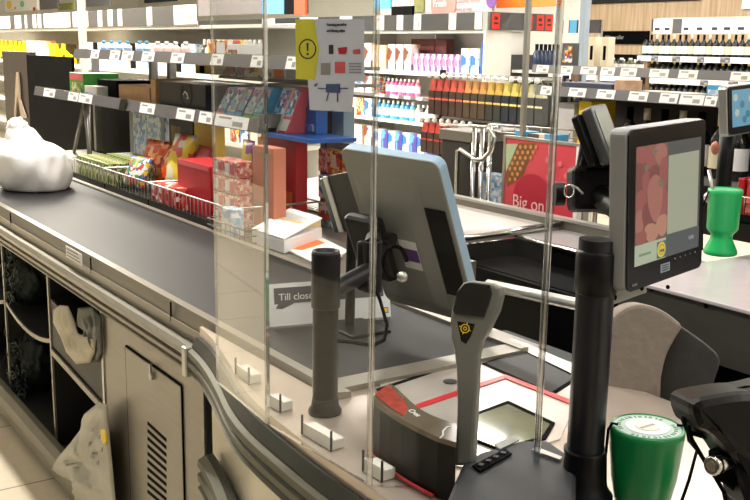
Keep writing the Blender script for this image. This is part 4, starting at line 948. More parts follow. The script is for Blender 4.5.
for k, (x0, x1, m, bnd, lab) in enumerate([(266, 277, WPL, GREEN, 'white and green display pack past the end bracket of the rack'), (277.5, 286, PINKR, WPL, 'pink display pack beside the big blue boxes on the rack'), ]):
    slopepack(lab, x0, x1, 86, 128, 1.76, ZL-.016, m, bnd, 'display packs past the end bracket of the rack')
bx = carton('promo_box', 'large blue display box with dark round picture behind the screen', 'box', 288, 316, 88, 1.84, ZL-.016, .05, BLUE, [(.06, .94, .06, .22, PR5)])
c = YP(302, 108, 1.838); g = G(); g.cyl(c, c+V((0, -.002, 0)), .036, mat('dark picture', (60, 50, 70), .4, 0, .3, 60), n=20); g.build('round_picture', bx)
# below: shelf of small mixed packs (behind pane)
g = G(); g.box((-3.2, 1.95, .885), (-2.93, 2.0, 1.2), UPR)
tag(g.build('pack_cabinet'), 'low grey cabinet holding small mixed packs, behind the orange boxes', 'cabinet')
for k, z in enumerate((.885, .99, 1.09)):
    for j in range(3):
        x = -3.18+.082*j; g = G(); g.box((x+.003, 1.9, z+.001), (x+.075, 1.947, z+.085), [PR6, PR5, PR8, PR2][(k+j) % 4], .002)
        tag(g.build('small_pack'), 'small patterned pack stacked on the ledge behind the screen, one of many', 'snack pack', 'small patterned packs stacked behind the screen')
# upper shelf
def smallbottle(lab, x, Y, z, h, r, body, cap, grp, lm=None, n=12):
    g = G(); g.lathe((x, Y, z), [(r*.9, 0), (r, .004), (r, h*.15), (r, h*.55), (r, h*.68), (r*.45, h*.78), (r*.4, h*.82), (r*.48, h*.82), (r*.45, h)], body, n=n, mats=[body, body, lm or body, body, body, body, cap, cap]); o = g.build('bottle'); return tag(o, lab, 'bottle', grp)
pb0 = None
for k, px in enumerate((104, 112, 120, 128, 140, 147)):
    x = XX(px, 1.78, ZU+.03); L_ = 'small white bottle with pale blue label on the upper rack shelf, one of a row'
    if pb0 is None: pb0 = smallbottle(L_, x, 1.78, ZU, .082, .02, mat('milky bottle', (236, 240, 244), .3, 0, .02), LBLUE, 'white bottles on the upper rack shelf', PR7)
    else: dup(pb0, (x, 1.78, ZU))
pk0 = None
for k, px in enumerate((158, 167, 176, 186)):
    x = XX(px, 1.78, ZU+.03); L_ = 'small rose tinted bottle on the upper rack shelf right of the white bottles'
    if pk0 is None: pk0 = smallbottle(L_, x, 1.78, ZU, .08, .021, mat('pinkish bottle', (236, 206, 200), .3, 0, .04), WPL, 'rose tinted bottles on the upper rack shelf')
    else: dup(pk0, (x, 1.78, ZU))
carton('snack_box', 'orange and white box lying on the upper rack shelf behind the left screen', 'box', 208, 226, 40, 1.76, ZU, .12, PR2, [(.5, .95, .1, .9, WHITE)])
carton('snack_box', 'small white box right of the orange and white one on the upper rack shelf', 'box', 227, 240, 44, 1.76, ZU, .1, WHITE, [(.1, .8, .2, .7, PR6)])
# between the shelves: goods on a second board
g = G(); g.box((-3.95, 1.86, 1.42-.012), (-2.95, 2.02, 1.42), UPR); g.build('middle_shelf', rk)
# ---- goods between upper strip and lower shelf
def low(lab, x0, x1, yt, m, pr, nm='snack_box', Y=1.87, z=1.42, d=.1): carton(nm, lab, 'box', x0, x1, yt, Y, z, d, m, pr)
low('yellow box with a dark figure on the middle board of the rack', 195, 214, 64, YEL, [(.25, .5, .1, .8, BLACKM)])
low('brown and white patterned box right of the yellow box with the dark figure', 218, 246, 64, PR2, [(.6, .95, .1, .9, PR6)])
low('pale box with orange blob on the middle board behind the left screen edge', 262, 286, 64, WHITE, [(.5, .9, .1, .8, ORANGE), (.1, .4, .2, .6, PR6)])

# ================================================================ BASKETS ON THE LEDGE
def wirebasket(lab, px0, px1, nm='wire_basket', z1=.985, Y0=1.5, Y1=1.86, zb=.885):
    X0, X1 = XX(px0, Y0, .93)+.004, XX(px1, Y0, .93)-.004
    g = G(); g.box((X0, Y0, zb), (X1, Y0+.012, zb+.03), BLACK); g.box((X0, Y0, zb), (X1, Y1, zb+.006), BLACK); g.box((X0, Y1-.01, zb), (X1, Y1, zb+.03), BLACK)
    for Y in (Y0, Y1): g.tube([(X0, Y, z1), (X1, Y, z1)], .0035, ALU, 6)
    g.tube([(X0, Y0, z1), (X0, Y1, z1)], .0035, ALU, 6); g.tube([(X1, Y0, z1), (X1, Y1, z1)], .0035, ALU, 6)
    n = int((X1-X0)/.035)
    for i in range(n+1):
        x = X0+(X1-X0)*i/n; g.tube([(x, Y0, zb+.03), (x, Y0, z1)], .0016, ALU, 5)
    for Y in (Y0+.12, Y0+.24): g.tube([(X0, Y, zb+.03), (X0, Y, z1)], .0016, ALU, 5); g.tube([(X1, Y, zb+.03), (X1, Y, z1)], .0016, ALU, 5)
    return tag(g.build(nm), lab, 'basket'), X0, X1
_, a0, a1 = wirebasket('low wire basket of flat green packs beside the belt, leftmost', 70, 104)
n = 9
for i in range(n):
    x = a0+.02+(a1-a0-.04)*i/n; w = (a1-a0-.04)/n
    for j in range(2):
        g = G(); g.obox((x+.002, 1.53+.15*j, .894), (w-.006, 0, 0), (0, .13, 0), (-.02*0, 0, .105), PR3, .002); tag(g.build('flat_pack'), 'flat olive green snack pack standing in the leftmost wire basket', 'snack pack', 'flat green packs in the leftmost basket')
_, b0, b1 = wirebasket('wire basket with orange and green snack bags in the middle beside the belt', 104.5, 148)
def pouch(lab, c, w, h, d, m, rz=0, tilt=.3, band=None, cat='snack bag', grp=None):
    """sealed pillow bag standing and leaning back"""
    g = G(); i = g.mi(m); n1, n2 = 9, 12; c = V(c); vs = {}
    for s in (-1, 1):
        for a_ in range(n1+1):
            for b_ in range(n2+1):
                u, v = a_/n1*2-1, b_/n2; k = (1-u*u)**.5*max(0, math.sin(math.pi*min(1, max(0, (v-.05)/.9))))**.5 if .05 < v < .95 else 0
                if s == 1 and (k == 0): vs[s, a_, b_] = vs[-1, a_, b_]; continue
                p = V((u*w/2*(1-.06*math.sin(math.pi*v)), s*d/2*k+.004*math.sin(u*9+v*13)*k, v*h))
                p = Matrix.Rotation(-tilt, 3, 'X') @ p; p = Matrix.Rotation(rz, 3, 'Z') @ p; vs[s, a_, b_] = g.bm.verts.new(c+p)
    for s in (-1, 1):
        for a_ in range(n1):
            for b_ in range(n2):
                q = [vs[s, a_, b_], vs[s, a_+1, b_], vs[s, a_+1, b_+1], vs[s, a_, b_+1]]
                if s == 1: q = q[::-1]
                try: f = g.bm.faces.new(q); f.material_index = g.mi(band) if band and .3 < (b_+.5)/n2 < .7 else i; f.smooth = True
                except ValueError: pass
    return tag(g.build('snack_pouch'), lab, cat, grp)
OB = printed('orange snack film', [(226, 84, 36), (240, 110, 50), (196, 50, 30), (150, 40, 26), (250, 190, 140)], 26, .25)
xs = lambda px: XX(px, 1.66, .95)
pouch('orange red glossy snack bag at the back of the middle basket', (xs(133), 1.76, .9), .26, .2, .07, OB, .1, .2)
pouch('second orange red snack bag right behind the green one', (xs(148)-.02, 1.74, .9), .2, .19, .06, OB, -.2, .3)
pouch('white and dark snack bag at the front left of the middle basket', (b0+.1, 1.6, .9), .16, .15, .05, PR6, .3, .35)
pouch('green and white snack bag with curly print leaning in the middle basket', (xs(143), 1.6, .9), .18, .15, .05, printed('leaf snack film', [(232, 228, 200), (84, 110, 50), (236, 232, 214), (190, 60, 44), (30, 40, 26)], 34, .3), .2, .5)
pouch('red snack bag low at the front of the middle basket', (xs(128), 1.55, .9), .12, .09, .04, PR4, 0, .2)
_, c0, c1 = wirebasket('wire basket with the large red cartons beside the belt, behind the left screen', 148.5, 232)
carton('snack_box', 'red patterned packs tray at the front of the right wire basket', 'box', 151, 176, 185, 1.53, .893, .08, PR4)
pouch('yellow and pink snack bag sticking up in the right wire basket', (XX(172, 1.72, 1.0), 1.73, .9), .2, .26, .07, printed('yellow pink film', [(250, 226, 60), (245, 215, 50), (240, 236, 220), (224, 90, 100)], 18, .3), .1, .25)
pouch('pale folded snack bag beside the yellow bag', (XX(186, 1.74, 1.0), 1.76, .9), .2, .22, .06, PINKR, -.1, .35)
carton('red_carton', 'big plain red carton standing in the right wire basket', 'box', 178, 211, 163, 1.58, .893, .14, RED, [(.05, .95, .9, .97, PINKR)])
carton('picture_carton', 'white and pale blue picture carton under the lower price strip beside the black board', 'box', 131, 166, 115, 1.9, .886, .06, PR7, [(0, .1, 0, 1, GREY), (.9, 1, 0, 1, GREY)])
carton('dark_carton', 'dark carton under the lower price strip left of the yellow carton', 'box', 170, 194, 121, 1.9, .886, .06, mat('dark brown carton', (44, 34, 30), .5, 0, .2), [(.1, .5, .5, .9, mat('ochre print', (130, 110, 50), .5, 0, .2))])
carton('yellow_carton', 'plain yellow carton under the lower price strip behind the red carton', 'box', 195, 214, 120, 1.9, .886, .06, YEL)
# rose can packs (column)
pm = None
for k in range(4):
    z = .893+.062*k
    for j in range(2):
        X0 = XX(213, 1.56, 1.0)+.004+j*.096; g = G(); g.box((X0, 1.56, z), (X0+.09, 1.63, z+.058), PR8, .003); g.box((X0+.008, 1.5588, z+.01), (X0+.035, 1.56, z+.048), WHITE); g.box((X0+.048, 1.5588, z+.01), (X0+.08, 1.56, z+.048), PINKR)
        tag(g.build('can_pack'), 'rose coloured small can pack in the stacked block behind the left screen', 'snack pack', 'stacked rose can packs behind the left screen')
pouch('olive and violet snack bag between the rose packs and the orange boxes', (XX(246, 1.68, 1.05), 1.68, .9), .1, .3, .05, printed('olive film', [(150, 130, 50), (170, 150, 60), (110, 60, 120), (190, 160, 70)], 14, .35), 0, .05)
carton('orange_carton', 'tall plain salmon coloured carton behind the left screens', 'box', 253, 274, 147, 1.62, .886, .05, mat('salmon card', (206, 128, 100), .5, 0, .05), [(.1, .9, .9, .94, CARD)])
carton('red_carton', 'red carton with pink picture right of the salmon carton', 'box', 263, 296, 137, 1.78, .886, .05, RED, [(.2, .6, .3, .6, PINKR), (.65, .9, .1, .4, ORANGE)])
# small black wire tray on the ledge
X0, X1 = XX(213, 1.49, .9), XX(250, 1.49, .9)
g = G(); 
for zz in (.892, .915, .938): g.tube([(X0, 1.47, zz), (X1, 1.47, zz), (X1, 1.54, zz), (X0, 1.54, zz), (X0, 1.47, zz)], .0028, BLACK, 6)
for i in range(9):
    x = X0+(X1-X0)*i/8; g.tube([(x, 1.47, .938), (x, 1.47, .888), (x, 1.54, .888), (x, 1.54, .938)], .0018, BLACK, 5)
g.box((X0, 1.472, .886), (X1, 1.538, .89), BLACK)
tag(g.build('wire_tray'), 'small black wire tray on the ledge behind the left screen', 'basket')
g = G(); g.box((X0+.09, 1.48, .891), (X0+.17, 1.53, .99), PR7, .003); tag(g.build('small_carton'), 'small pale carton standing in the black wire tray', 'box')
# white paper box, booklet
A, B, C_, D_ = ZP(252, 243, .886), ZP(284, 254, .886), ZP(322, 240, .886), ZP(300, 226, .886)
ax_ = B-A; ay_ = (C_-B)
wb = thing('paper_box', A.lerp(C_, .5), 'white paper box with its lid flap raised, on the ledge behind the screens', 'box')
g = G(); g.obox(A, ax_, ay_, (0, 0, .045), mat('white box card', (226, 224, 226), .6, 0, .03), .003); g.build('body', wb)
g = G(); g.prism([A+V((0, 0, .047)), B+V((0, 0, .047)), C_+V((0, 0, .075)), C_-ax_+V((.0, 0, .08))], (0, 0, .004), WHITE); g.build('lid_flap', wb)
g = G(); P = zz = [ZP(262, 208, .886), ZP(300, 206, .886)]; A2 = A+V((-.08, .12, 0)); g.obox(A2, (.16, .02, 0), (-.02, .1, 0), (0, 0, .07), mat('cream carton', (236, 212, 160), .6, 0, .05), .003); cc_ = g.build('cream_carton'); tag(cc_, 'cream carton with a blue mark behind the white paper box', 'box')
g = G(); g.obox(A2+V((.06, .0063, .025)), (.05, .006, 0), (0, -.001, 0), (0, 0, .03), BLUE); g.build('blue_mark', cc_)
g = G(); pts = [(283, 247), (322, 236), (350, 250), (345, 262), (330, 268), (310, 264)]
BKP = mat('booklet paper', (240, 236, 226), .5, 0, .03)
g.prism([ZP(x, y, .886) for x, y in [(281, 248), (316, 236), (348, 252), (322, 268)]], (0, 0, .006), BKP, .001); bk = g.build('booklet'); tag(bk, 'open white booklet with orange print behind the short pole', 'booklet')
g = G(); g.prism([ZP(x, y, .8925) for x, y in [(288, 248), (316, 239), (325, 243), (302, 250)]], (0, 0, .0005), ORANGE); g.prism([ZP(x, y, .8925) for x, y in [(322, 258), (338, 252), (343, 256), (328, 264)]], (0, 0, .0005), CARD); g.build('orange_print', bk)
# ================================================================ STORE BEHIND
GON = mat('pale shelf steel', (214, 212, 206), .45, .1, .03); GDK = mat('dark shelf back', (60, 58, 58), .6, 0, .1)
YG = 6.0; XG1 = -7.1; XG0 = -15.5
gd = thing('gondola_shelf', (-15, 6.4, 0), 'pale supermarket shelf row with price header strip, behind the notices and the hanging packs', 'shelf')
g = G(); g.box((XG0, 6.5, 0), (XG1, 6.54, 1.72), mat('pale shelf back', (225, 222, 214), .6, 0, .03)); g.build('back_panel', gd)
GZ = [.15, .48, .8, 1.06, 1.31]
for z in GZ:
    g = G(); g.box((XG0, YG, z-.03), (XG1, 6.5, z), GON); s = g.build('shelf_board', gd)
strip(gd, XG0, XG1, YG-.012, 1.275, 1.32, [(388, 398), (412, 424), (440, 452), (462, 476), (20, 24), (60, 66), (110, 118), (150, 160), (188, 196), (230, 242), (276, 288)], GON, .004)
strip(gd, XG0, XG1, YG-.012, 1.03, 1.065, [(374, 384), (390, 398), (404, 410), (416, 422)], RAIL, .004)
strip(gd, XG0, XG1, YG-.012, .775, .81, [(378, 388), (396, 404), (412, 420)], GON, .004)
g = G(); g.box((XG0, YG, 1.69), (XG1, 6.5, 1.715), GON); g.build('top_board', gd)
HC = mat('header card', (244, 240, 236), .5, 0, .02)
hs_ = strip(gd, XG0, XG1, YG-.02, 1.715, 1.875, [(0, 10), (15, 21), (25, 27), (33, 36), (38, 41), (44, 70), (73, 88), (98, 102), (108, 112.5), (118, 122), (147, 152), (174, 198), (262, 275), (300, 318), (340, 352), (376, 384), (397, 403), (414, 421), (449, 456), (475, 483.5)], mat('header darker panel', (46, 45, 44), .6, 0, .06), .0, 'header_strip', HC, .96)
for k in range(9):
    x = XG0+(XG1-XG0)*k/8; g = G(); g.box((x-.008 if k else x, YG+.25, 0), (x+.008, 6.5, 1.7), GON); g.build('bay_divider', gd)
# goods on the gondola
def row(lab, cat, grp, nm, x0, x1, z, h, w, Y, mats, dep=.12, kind='box', jit=.15):
    """row of goods from pixel x0 to x1 on a shelf of height z"""
    X0, X1 = XX(x0, Y, z), XX(x1, Y, z); n = max(1, int((X1-X0)/w)); protos = {}
    for i in range(n):
        m = mats[i % len(mats)]; x = X0+(X1-X0)*(i+.5)/n; key = id(m)
        if key not in protos:
            g = G(); hh = h
            if kind == 'box': g.box((x-w*.46, Y, z), (x+w*.46, Y+dep, z+hh), m, .003)
            elif kind == 'wine':
                g.lathe((x, Y+w/2, z), [(w*.42, 0), (w*.45, .005), (w*.45, h*.15), (w*.452, h*.16), (w*.452, h*.48), (w*.45, h*.5), (w*.44, h*.62), (w*.17, h*.76), (w*.15, h*.8), (w*.17, h*.8), (w*.17, h)], BLACKM, n=10, mats=[BOT, BOT, BOT, m, m, BOT, BOT, BOT, BOT, m if m != WHITE else BLACKM, BLACKM])
            else:
                g.lathe((x, Y+w/2, z), [(w*.4, 0), (w*.44, .006), (w*.44, h*.2), (w*.44, h*.6), (w*.36, h*.75), (w*.16, h*.83), (w*.2, h*.84), (w*.18, h)], m, n=10, mats=[m, m, WPL, m, m, m, WPL])
            o = g.build(nm); tag(o, lab, cat, grp); protos[key] = (o, x)
        else:
            o, xo = protos[key]; dup(o, (o.location.x+x-xo, o.location.y, o.location.z))
BOT = mat('dark wine glass', (20, 24, 20), .15, 0, .1)
PM = printed('brown white box print', [(150, 96, 60), (236, 230, 220), (120, 60, 40), (226, 170, 110)], 9)
PP = printed('purple pack print', [(140, 90, 170), (240, 200, 220), (110, 70, 150), (220, 120, 160), (246, 240, 244)], 14)
PBL = printed('blue white pack print', [(60, 150, 220), (240, 244, 248), (40, 110, 190), (240, 220, 160)], 12)
PLB = printed('pale blue orange print', [(180, 214, 232), (240, 200, 150), (236, 240, 240), (220, 120, 90)], 10)
PY = printed('yellow pack print', [(250, 220, 20), (245, 200, 10), (60, 50, 20), (250, 240, 200)], 6)
PWH = printed('white pack print', [(240, 240, 236), (226, 224, 216), (190, 200, 200), (240, 220, 200), (90, 90, 88)], 9)
row('pale pack with orange print, left on the top gondola shelf by the purple packs', 'box', 'pale orange packs on the top gondola shelf', 'household_pack', 372, 386, 1.31, .26, .13, 6.03, [PLB])
row('brown and white carton on the top gondola shelf left of the purple packs', 'box', 'brown and white cartons on the top gondola shelf', 'household_carton', 387, 411, 1.31, .27, .13, 6.03, [PM])
row('purple and pink pack on the top gondola shelf', 'box', 'purple packs on the top gondola shelf', 'household_pack', 412, 459, 1.31, .18, .085, 6.03, [PP])
g = G(); g.box((XX(411, 6.25, 1.5), 6.25, 1.31), (XX(446, 6.25, 1.5), 6.35, 1.64), mat('dark maroon board', (96, 36, 34), .6, 0, .1)); tag(g.build('maroon_board'), 'dark maroon board behind the purple packs on the gondola', 'board')
row('blue and white pack right of the purple packs on the top gondola shelf', 'box', 'blue and white packs on the top gondola shelf', 'household_pack', 460, 479, 1.31, .24, .13, 6.03, [PBL])
carton('blue_box', 'plain blue carton at the right end of the top gondola shelf', 'box', 480, 483.6, 42, 6.03, 1.31, .4, BLUE)
row('pink bottle on the second gondola shelf', 'bottle', 'pink bottles on the second gondola shelf', 'bottle', 384, 417, 1.06, .17, .07, 6.03, [mat('pink bottle', (220, 70, 140), .35, 0, .1), mat('rose bottle', (236, 120, 160), .35, 0, .1)], kind='bot')
row('blue bottle on the third gondola shelf', 'bottle', 'blue bottles on the third gondola shelf', 'bottle', 374, 412, .8, .2, .08, 6.03, [mat('blue bottle', (40, 150, 215), .3, 0, .1), mat('sky bottle', (110, 190, 230), .3, 0, .1)], kind='bot')
row('white and dark bottle on the third gondola shelf right of the blue ones', 'bottle', 'white bottles on the third gondola shelf', 'bottle', 413, 432, .8, .18, .08, 6.03, [mat('white bottle', (225, 225, 215), .3, 0, .1), mat('dark bottle', (60, 60, 70), .3, 0, .1)], kind='bot')
row('blue carton low on the gondola', 'box', 'blue cartons on the fourth gondola shelf', 'household_carton', 374, 432, .48, .2, .13, 6.03, [PBL, printed('violet blue print', [(70, 60, 150), (90, 150, 220), (230, 232, 240)], 10)])
row('blue pack on the lowest gondola shelf', 'box', 'blue packs on the lowest gondola shelf', 'household_pack', 374, 440, .15, .24, .15, 6.03, [PBL])
# left, bright shelf row, nearer
YA = 3.4; XA0, XA1 = -17.5, XX(262, 3.4, 1.5)
ga = thing('gondola_shelf', (-11, YA+.3, 0), 'brightly lit pale shelf row with black and white header strip, upper left', 'shelf')
g = G(); g.box((XA0, YA+.5, 0), (XA1, YA+.54, 1.72), mat('pale shelf back', (225, 222, 214), .6, 0, .03)); g.build('back_panel', ga)
for z in (.15, .5, .8, 1.06, 1.31): g = G(); g.box((XA0, YA, z-.03), (XA1, YA+.5, z), GON); g.build('shelf_board', ga)
g = G(); g.box((XA0, YA, 1.675), (XA1, YA+.5, 1.7), GON); g.build('top_board', ga)
strip(ga, XA0, XX(199, YA, 1.8), YA-.02, 1.7, 1.865, [(0, 10), (15, 21), (25, 27), (33, 36), (38, 41), (44, 70), (73, 88), (98, 102), (108, 112.5), (118, 122), (147, 152), (174, 198)], mat('header dark panel', (60, 58, 57), .5, 0, .06), .0, 'header_strip', HC, .96)
strip(ga, XA0, XA1, YA-.012, 1.275, 1.315, [(20, 24), (60, 66)], GON, .004)
row('yellow pack on the bright shelf row at the far left', 'box', 'yellow packs on the far left of the bright shelf row', 'household_pack', 0, 12, 1.31, .25, .2, YA+.03, [PY])
row('yellow and black pack on the bright shelf row above the brown panel', 'box', 'yellow and black packs above the brown panel', 'household_pack', 13, 26, 1.31, .24, .16, YA+.03, [PY])
row('white pack with warm print on the bright shelf row above the black board', 'box', 'white printed packs above the black board', 'household_pack', 27, 47, 1.31, .25, .2, YA+.03, [PWH, PLB])
row('bright yellow pack on the bright shelf row left of the white post', 'box', 'bright yellow packs left of the white post', 'household_pack', 48, 68, 1.31, .22, .3, YA+.03, [YEL, PY])
row('pack on the bright shelf row right of the white post', 'box', 'packs on the bright shelf row right of the white post', 'household_pack', 84, 196, 1.31, .24, .15, YA+.03, [PWH, WPL, BLACKM, PWH, PR7, PLB, WPL])
row('pale bottle on the bright shelf row behind the left screen', 'bottle', 'pale bottles on the bright shelf row behind the left screen', 'bottle', 199, 258, 1.31, .28, .08, YA+.03, [mat('dark label bottle', (70, 76, 60), .3, 0, .2), mat('cream bottle', (224, 220, 190), .3, 0, .1)], kind='bot')
row('small coloured pack on the second board of the bright shelf row', 'box', 'coloured packs on the second board of the bright shelf row', 'household_pack', 132, 258, 1.06, .16, .13, YA+.03, [PR6, PWH, PBL, PM])
row('coloured pack on the third board of the bright shelf row', 'box', 'coloured packs on the third board of the bright shelf row', 'household_pack', 132, 258, .8, .18, .15, YA+.03, [PM, PWH, PR2, PBL])
row('white pack on the top gondola shelf behind the safety notice', 'box', 'white packs behind the safety notice', 'household_pack', 262, 371, 1.31, .28, .16, 6.03, [PWH, PLB, PM, PWH])
row('small coloured pack on the second gondola shelf', 'box', 'coloured packs on the second gondola shelf', 'household_pack', 264, 380, 1.06, .18, .15, 6.03, [PR6, PWH, PBL, PM])
row('coloured pack on the third gondola shelf', 'box', 'coloured packs on the third gondola shelf', 'household_pack', 262, 372, .8, .2, .16, 6.03, [PM, PWH, PR2, PBL])
row('pack on the fourth gondola shelf behind the pale blue post', 'box', 'packs on the fourth gondola shelf', 'household_pack', 300, 372, .48, .22, .18, 6.03, [PWH, PM])
# promo boards above
g = G(); g.box((XX(381, 6.1, 1.9), 6.1, 1.89), (XX(492, 6.1, 1.9), 6.13, 2.35), mat('lilac grey board', (196, 176, 178), .5, 0, .03))
pbd = g.build('promo_board'); tag(pbd, 'lilac grey promotion board with pink circle and faint writing above the gondola', 'sign')
g = G()
def disc(px, py, Y, r, m, gg): 
    c = YP(px, py, Y); gg.cyl(c, c+V((0, .008, 0)), r, m, n=28)
disc(443, 3, 6.09, .2, mat('pink circle', (214, 130, 120), .5, 0, .04), g); g.build('pink_circle', pbd)
g = G(); g.box((XX(414, 6.09, 1.95), 6.085, 1.9), (XX(424, 6.09, 1.95), 6.1, 2.3), mat('olive picture', (120, 120, 60), .5, 0, .3, 20)); g.build('picture', pbd)
g = G(); disc(491, 0, 6.085, .07, PURPLE, g); g.build('purple_drop', pbd)
text(pbd, 'Fresh', YP(433, 7, 6.08), (1, 0, 0), (0, 0, 1), .07, WHITE)
text(pbd, 'Customer service', YP(456, 3, 6.08), (1, 0, 0), (0, 0, 1), .035, DGREY)
text(pbd, 'here to help', YP(456, 11, 6.08), (1, 0, 0), (0, 0, 1), .035, DGREY)
def board(px0, px1, yb, Y, h, m, lab, nm='hanging_sign', th=.03, yo=None):
    z0 = YP((px0+px1)/2, yb, Y).z; g = G(); g.box((YP(px0, yb, Y).x, Y, z0), (YP(px1, yb, Y).x, Y+th, z0+h), m, .004)
    o = g.build(nm); tag(o, lab, 'sign')
    for x in (YP(px0, yb, Y).x+.05, YP(px1, yb, Y).x-.05):
        g = G(); g.cyl((x, Y+th/2, z0+h-.005), (x, Y+th/2, 3.4), .004, ALU, n=6); g.build('hanging_rod', o)
    return o
board(496, 559, 7, 6.3, .3, ORANGE, 'bright orange hanging sign at the top of the picture')
board(198, 262, 15, 5.4, .3, mat('grey brown sign', (110, 104, 104), .5, 0, .04), 'plain dark grey hanging sign behind the left screen')
board(284, 306, 14, 5.2, .35, BLACKM, 'small black hanging sign left of the safety notice'); 
board(294, 305, 15, 5.15, .2, mat('red orange sign', (236, 70, 30), .5, 0, .1), 'red orange hanging card in front of the small black sign')
board(262, 283, 14, 5.4, .35, LBLUE, 'light blue hanging sign right of the plain dark grey one')
board(374, 390, 9, 5.6, .3, LBLUE, 'light blue hanging sign left of the lilac promotion board'); board(391, 412, 15, 5.5, .08, BLACKM, 'narrow black hanging sign left of the lilac promotion board')
sg = board(5, 38, 11, 5.5, .4, WHITE, 'white hanging banner with yellow, green and red shapes at the top left corner')
z = wloc(sg).z
g = G()
for (px, py, m, r) in ((9, 5, YEL, .2), (22, 4, mat('mint print', (120, 200, 160), .5, 0, .1), .16), (34, 9, RED, .1), (15, 8, ORANGE, .07)): 
    c = YP(px, py, 5.49); g.ico(c, r, m, 2, (1, .03, .4))
g.build('colour_shapes', sg)
board(40, 58, 9, 5.3, .3, DGREY, 'dark grey hanging sign left of the white post'); board(58, 74, 10, 5.6, .12, mat('olive sign', (140, 140, 70), .5, 0, .3, 20), 'olive patterned hanging sign beside the white post')
board(86, 110, 6, 5.6, .3, DGREY, 'dark hanging sign right of the white post'); board(144, 176, 2, 5.6, .3, BLACKM, 'black hanging sign with its lower edge at the picture top')
# end face of the gondola
yE = XP(562, 50, XG1+.2).y; yS = yE-6.0
eg = thing('end_shelf', (XG1+.02, 6.9, 0), 'gondola end shelf with dark header and red price cards, behind the slim steel post', 'shelf')
g = G(); g.box((XG1+.005, 6.0+yS*.4, 0), (XG1+.03, yE, 1.5), GDK); g.box((XG1+.005, 6.0, 0), (XG1+.03, 6.0+yS*.4, 1.72), GON); g.build('back_panel', eg)
for z in (.5, .85, 1.1, 1.36):
    g = G(); g.box((XG1+.03, 6.0+yS*.42, z-.025), (XG1+.4, yE, z), GON); g.build('shelf_board', eg)
g = G(); g.box((XG1+.03, 6.02, 1.72), (XG1+.06, yE, 1.88), DGREY); hd_ = g.build('header_panel', eg)
for k in range(4):
    y = 6.0+yS*(.06, .56, .74, .88)[k]; g = G(); g.box((XG1+.06, y, 1.73), (XG1+.063, y+yS*.11, 1.87), mat('red price card', (230, 50, 36), .5, 0, .05)); g.box((XG1+.063, y+.02, 1.77), (XG1+.0635, y+yS*.09, 1.79), INK); g.box((XG1+.063, y+.02, 1.81), (XG1+.0635, y+yS*.08, 1.84), INK); g.build('red_card', hd_)
def erow(lab, grp, n, y0, y1, z, h, w, m, kind, nm='bottle', cat='bottle', xo=.3):
    pr = None
    for i in range(n):
        y = y0+(y1-y0)*(i+.5)/n
        if pr is None:
            g = G(); x = XG1+xo
            if kind == 'b': g.lathe((x, y, z), [(w*.42, 0), (w*.45, .01), (w*.45, h*.6), (w*.2, h*.78), (w*.2, h)], m, n=10, mats=[m, m, m, BLACKM])
            else: g.box((x-.1, y-w*.46, z), (x, y+w*.46, z+h), m, .003)
            pr = g.build(nm); tag(pr, lab, cat, grp); y_0 = y
        else: dup(pr, (pr.location.x, pr.location.y+y-y_0, z))
erow('dark blue bottle on the top end shelf behind the slim steel post', 'dark blue bottles on the end shelf', 6, 6.0+yS*.45, 6.0+yS*.85, 1.36, .24, .08, mat('dark blue bottle', (34, 50, 78), .2, 0, .1), 'b')
erow('black and cream pack right of the dark blue bottles on the end shelf', 'cream packs on the end shelf', 1, 6.0+yS*.87, yE, 1.36, .2, .1, PWH, 'x', 'household_pack', 'box')
erow('dark bottle on the second end shelf', 'dark bottles on the second end shelf', 6, 6.0+yS*.45, yE, 1.1, .2, .09, BOT, 'b')
# hanging packs rack
HY = 4.2
hx0, hx1 = XX(430, HY, 1.2), XX(545, HY, 1.2)
hr = thing('hook_rack', ((hx0+hx1)/2, HY+.2, 0), 'black wire rack with hooks carrying rows of hanging snack packs', 'rack')
zA = YP(480, 80, HY).z; zB = YP(455, 124, HY).z
g = G(); g.box((hx0-.05, HY+.12, zA+.0), (hx1+.05, HY+.14, zA+.03), ALU); g.box((hx0-.05, HY+.12, zB), (hx1+.05, HY+.14, zB+.03), ALU); g.build('hook_bar', hr)
for x in (hx0-.04, hx1+.02): g = G(); g.box((x, HY+.11, 0), (x+.02, HY+.15, zA+.05), BLACK); g.build('upright', hr)
g = G(); g.box((hx0-.05, HY+.14, .3), (hx1+.05, HY+.16, zA-.05), GDK); g.build('back_panel', hr)
g = G(); g.box((hx0-.05, HY-.1, 0), (hx1+.05, HY+.4, .04), BLACK); g.build('foot', hr)
HM = []
for i, (c1_, c2_) in enumerate([((190, 60, 52), (70, 50, 44)), ((206, 84, 60), (80, 60, 50)), ((214, 150, 80), (84, 70, 56)), ((220, 176, 70), (60, 60, 60)), ((226, 206, 96), (50, 54, 62)), ((206, 200, 160), (84, 84, 84))]):
    HM.append((printed('hanging pack print %d' % i, [c1_, tuple(min(255, q+30) for q in c1_), c1_, tuple(int(q*.8) for q in c1_)], 30), mat('hanging pack foot %d' % i, c2_, .3, 0, .15)))
NH = 15
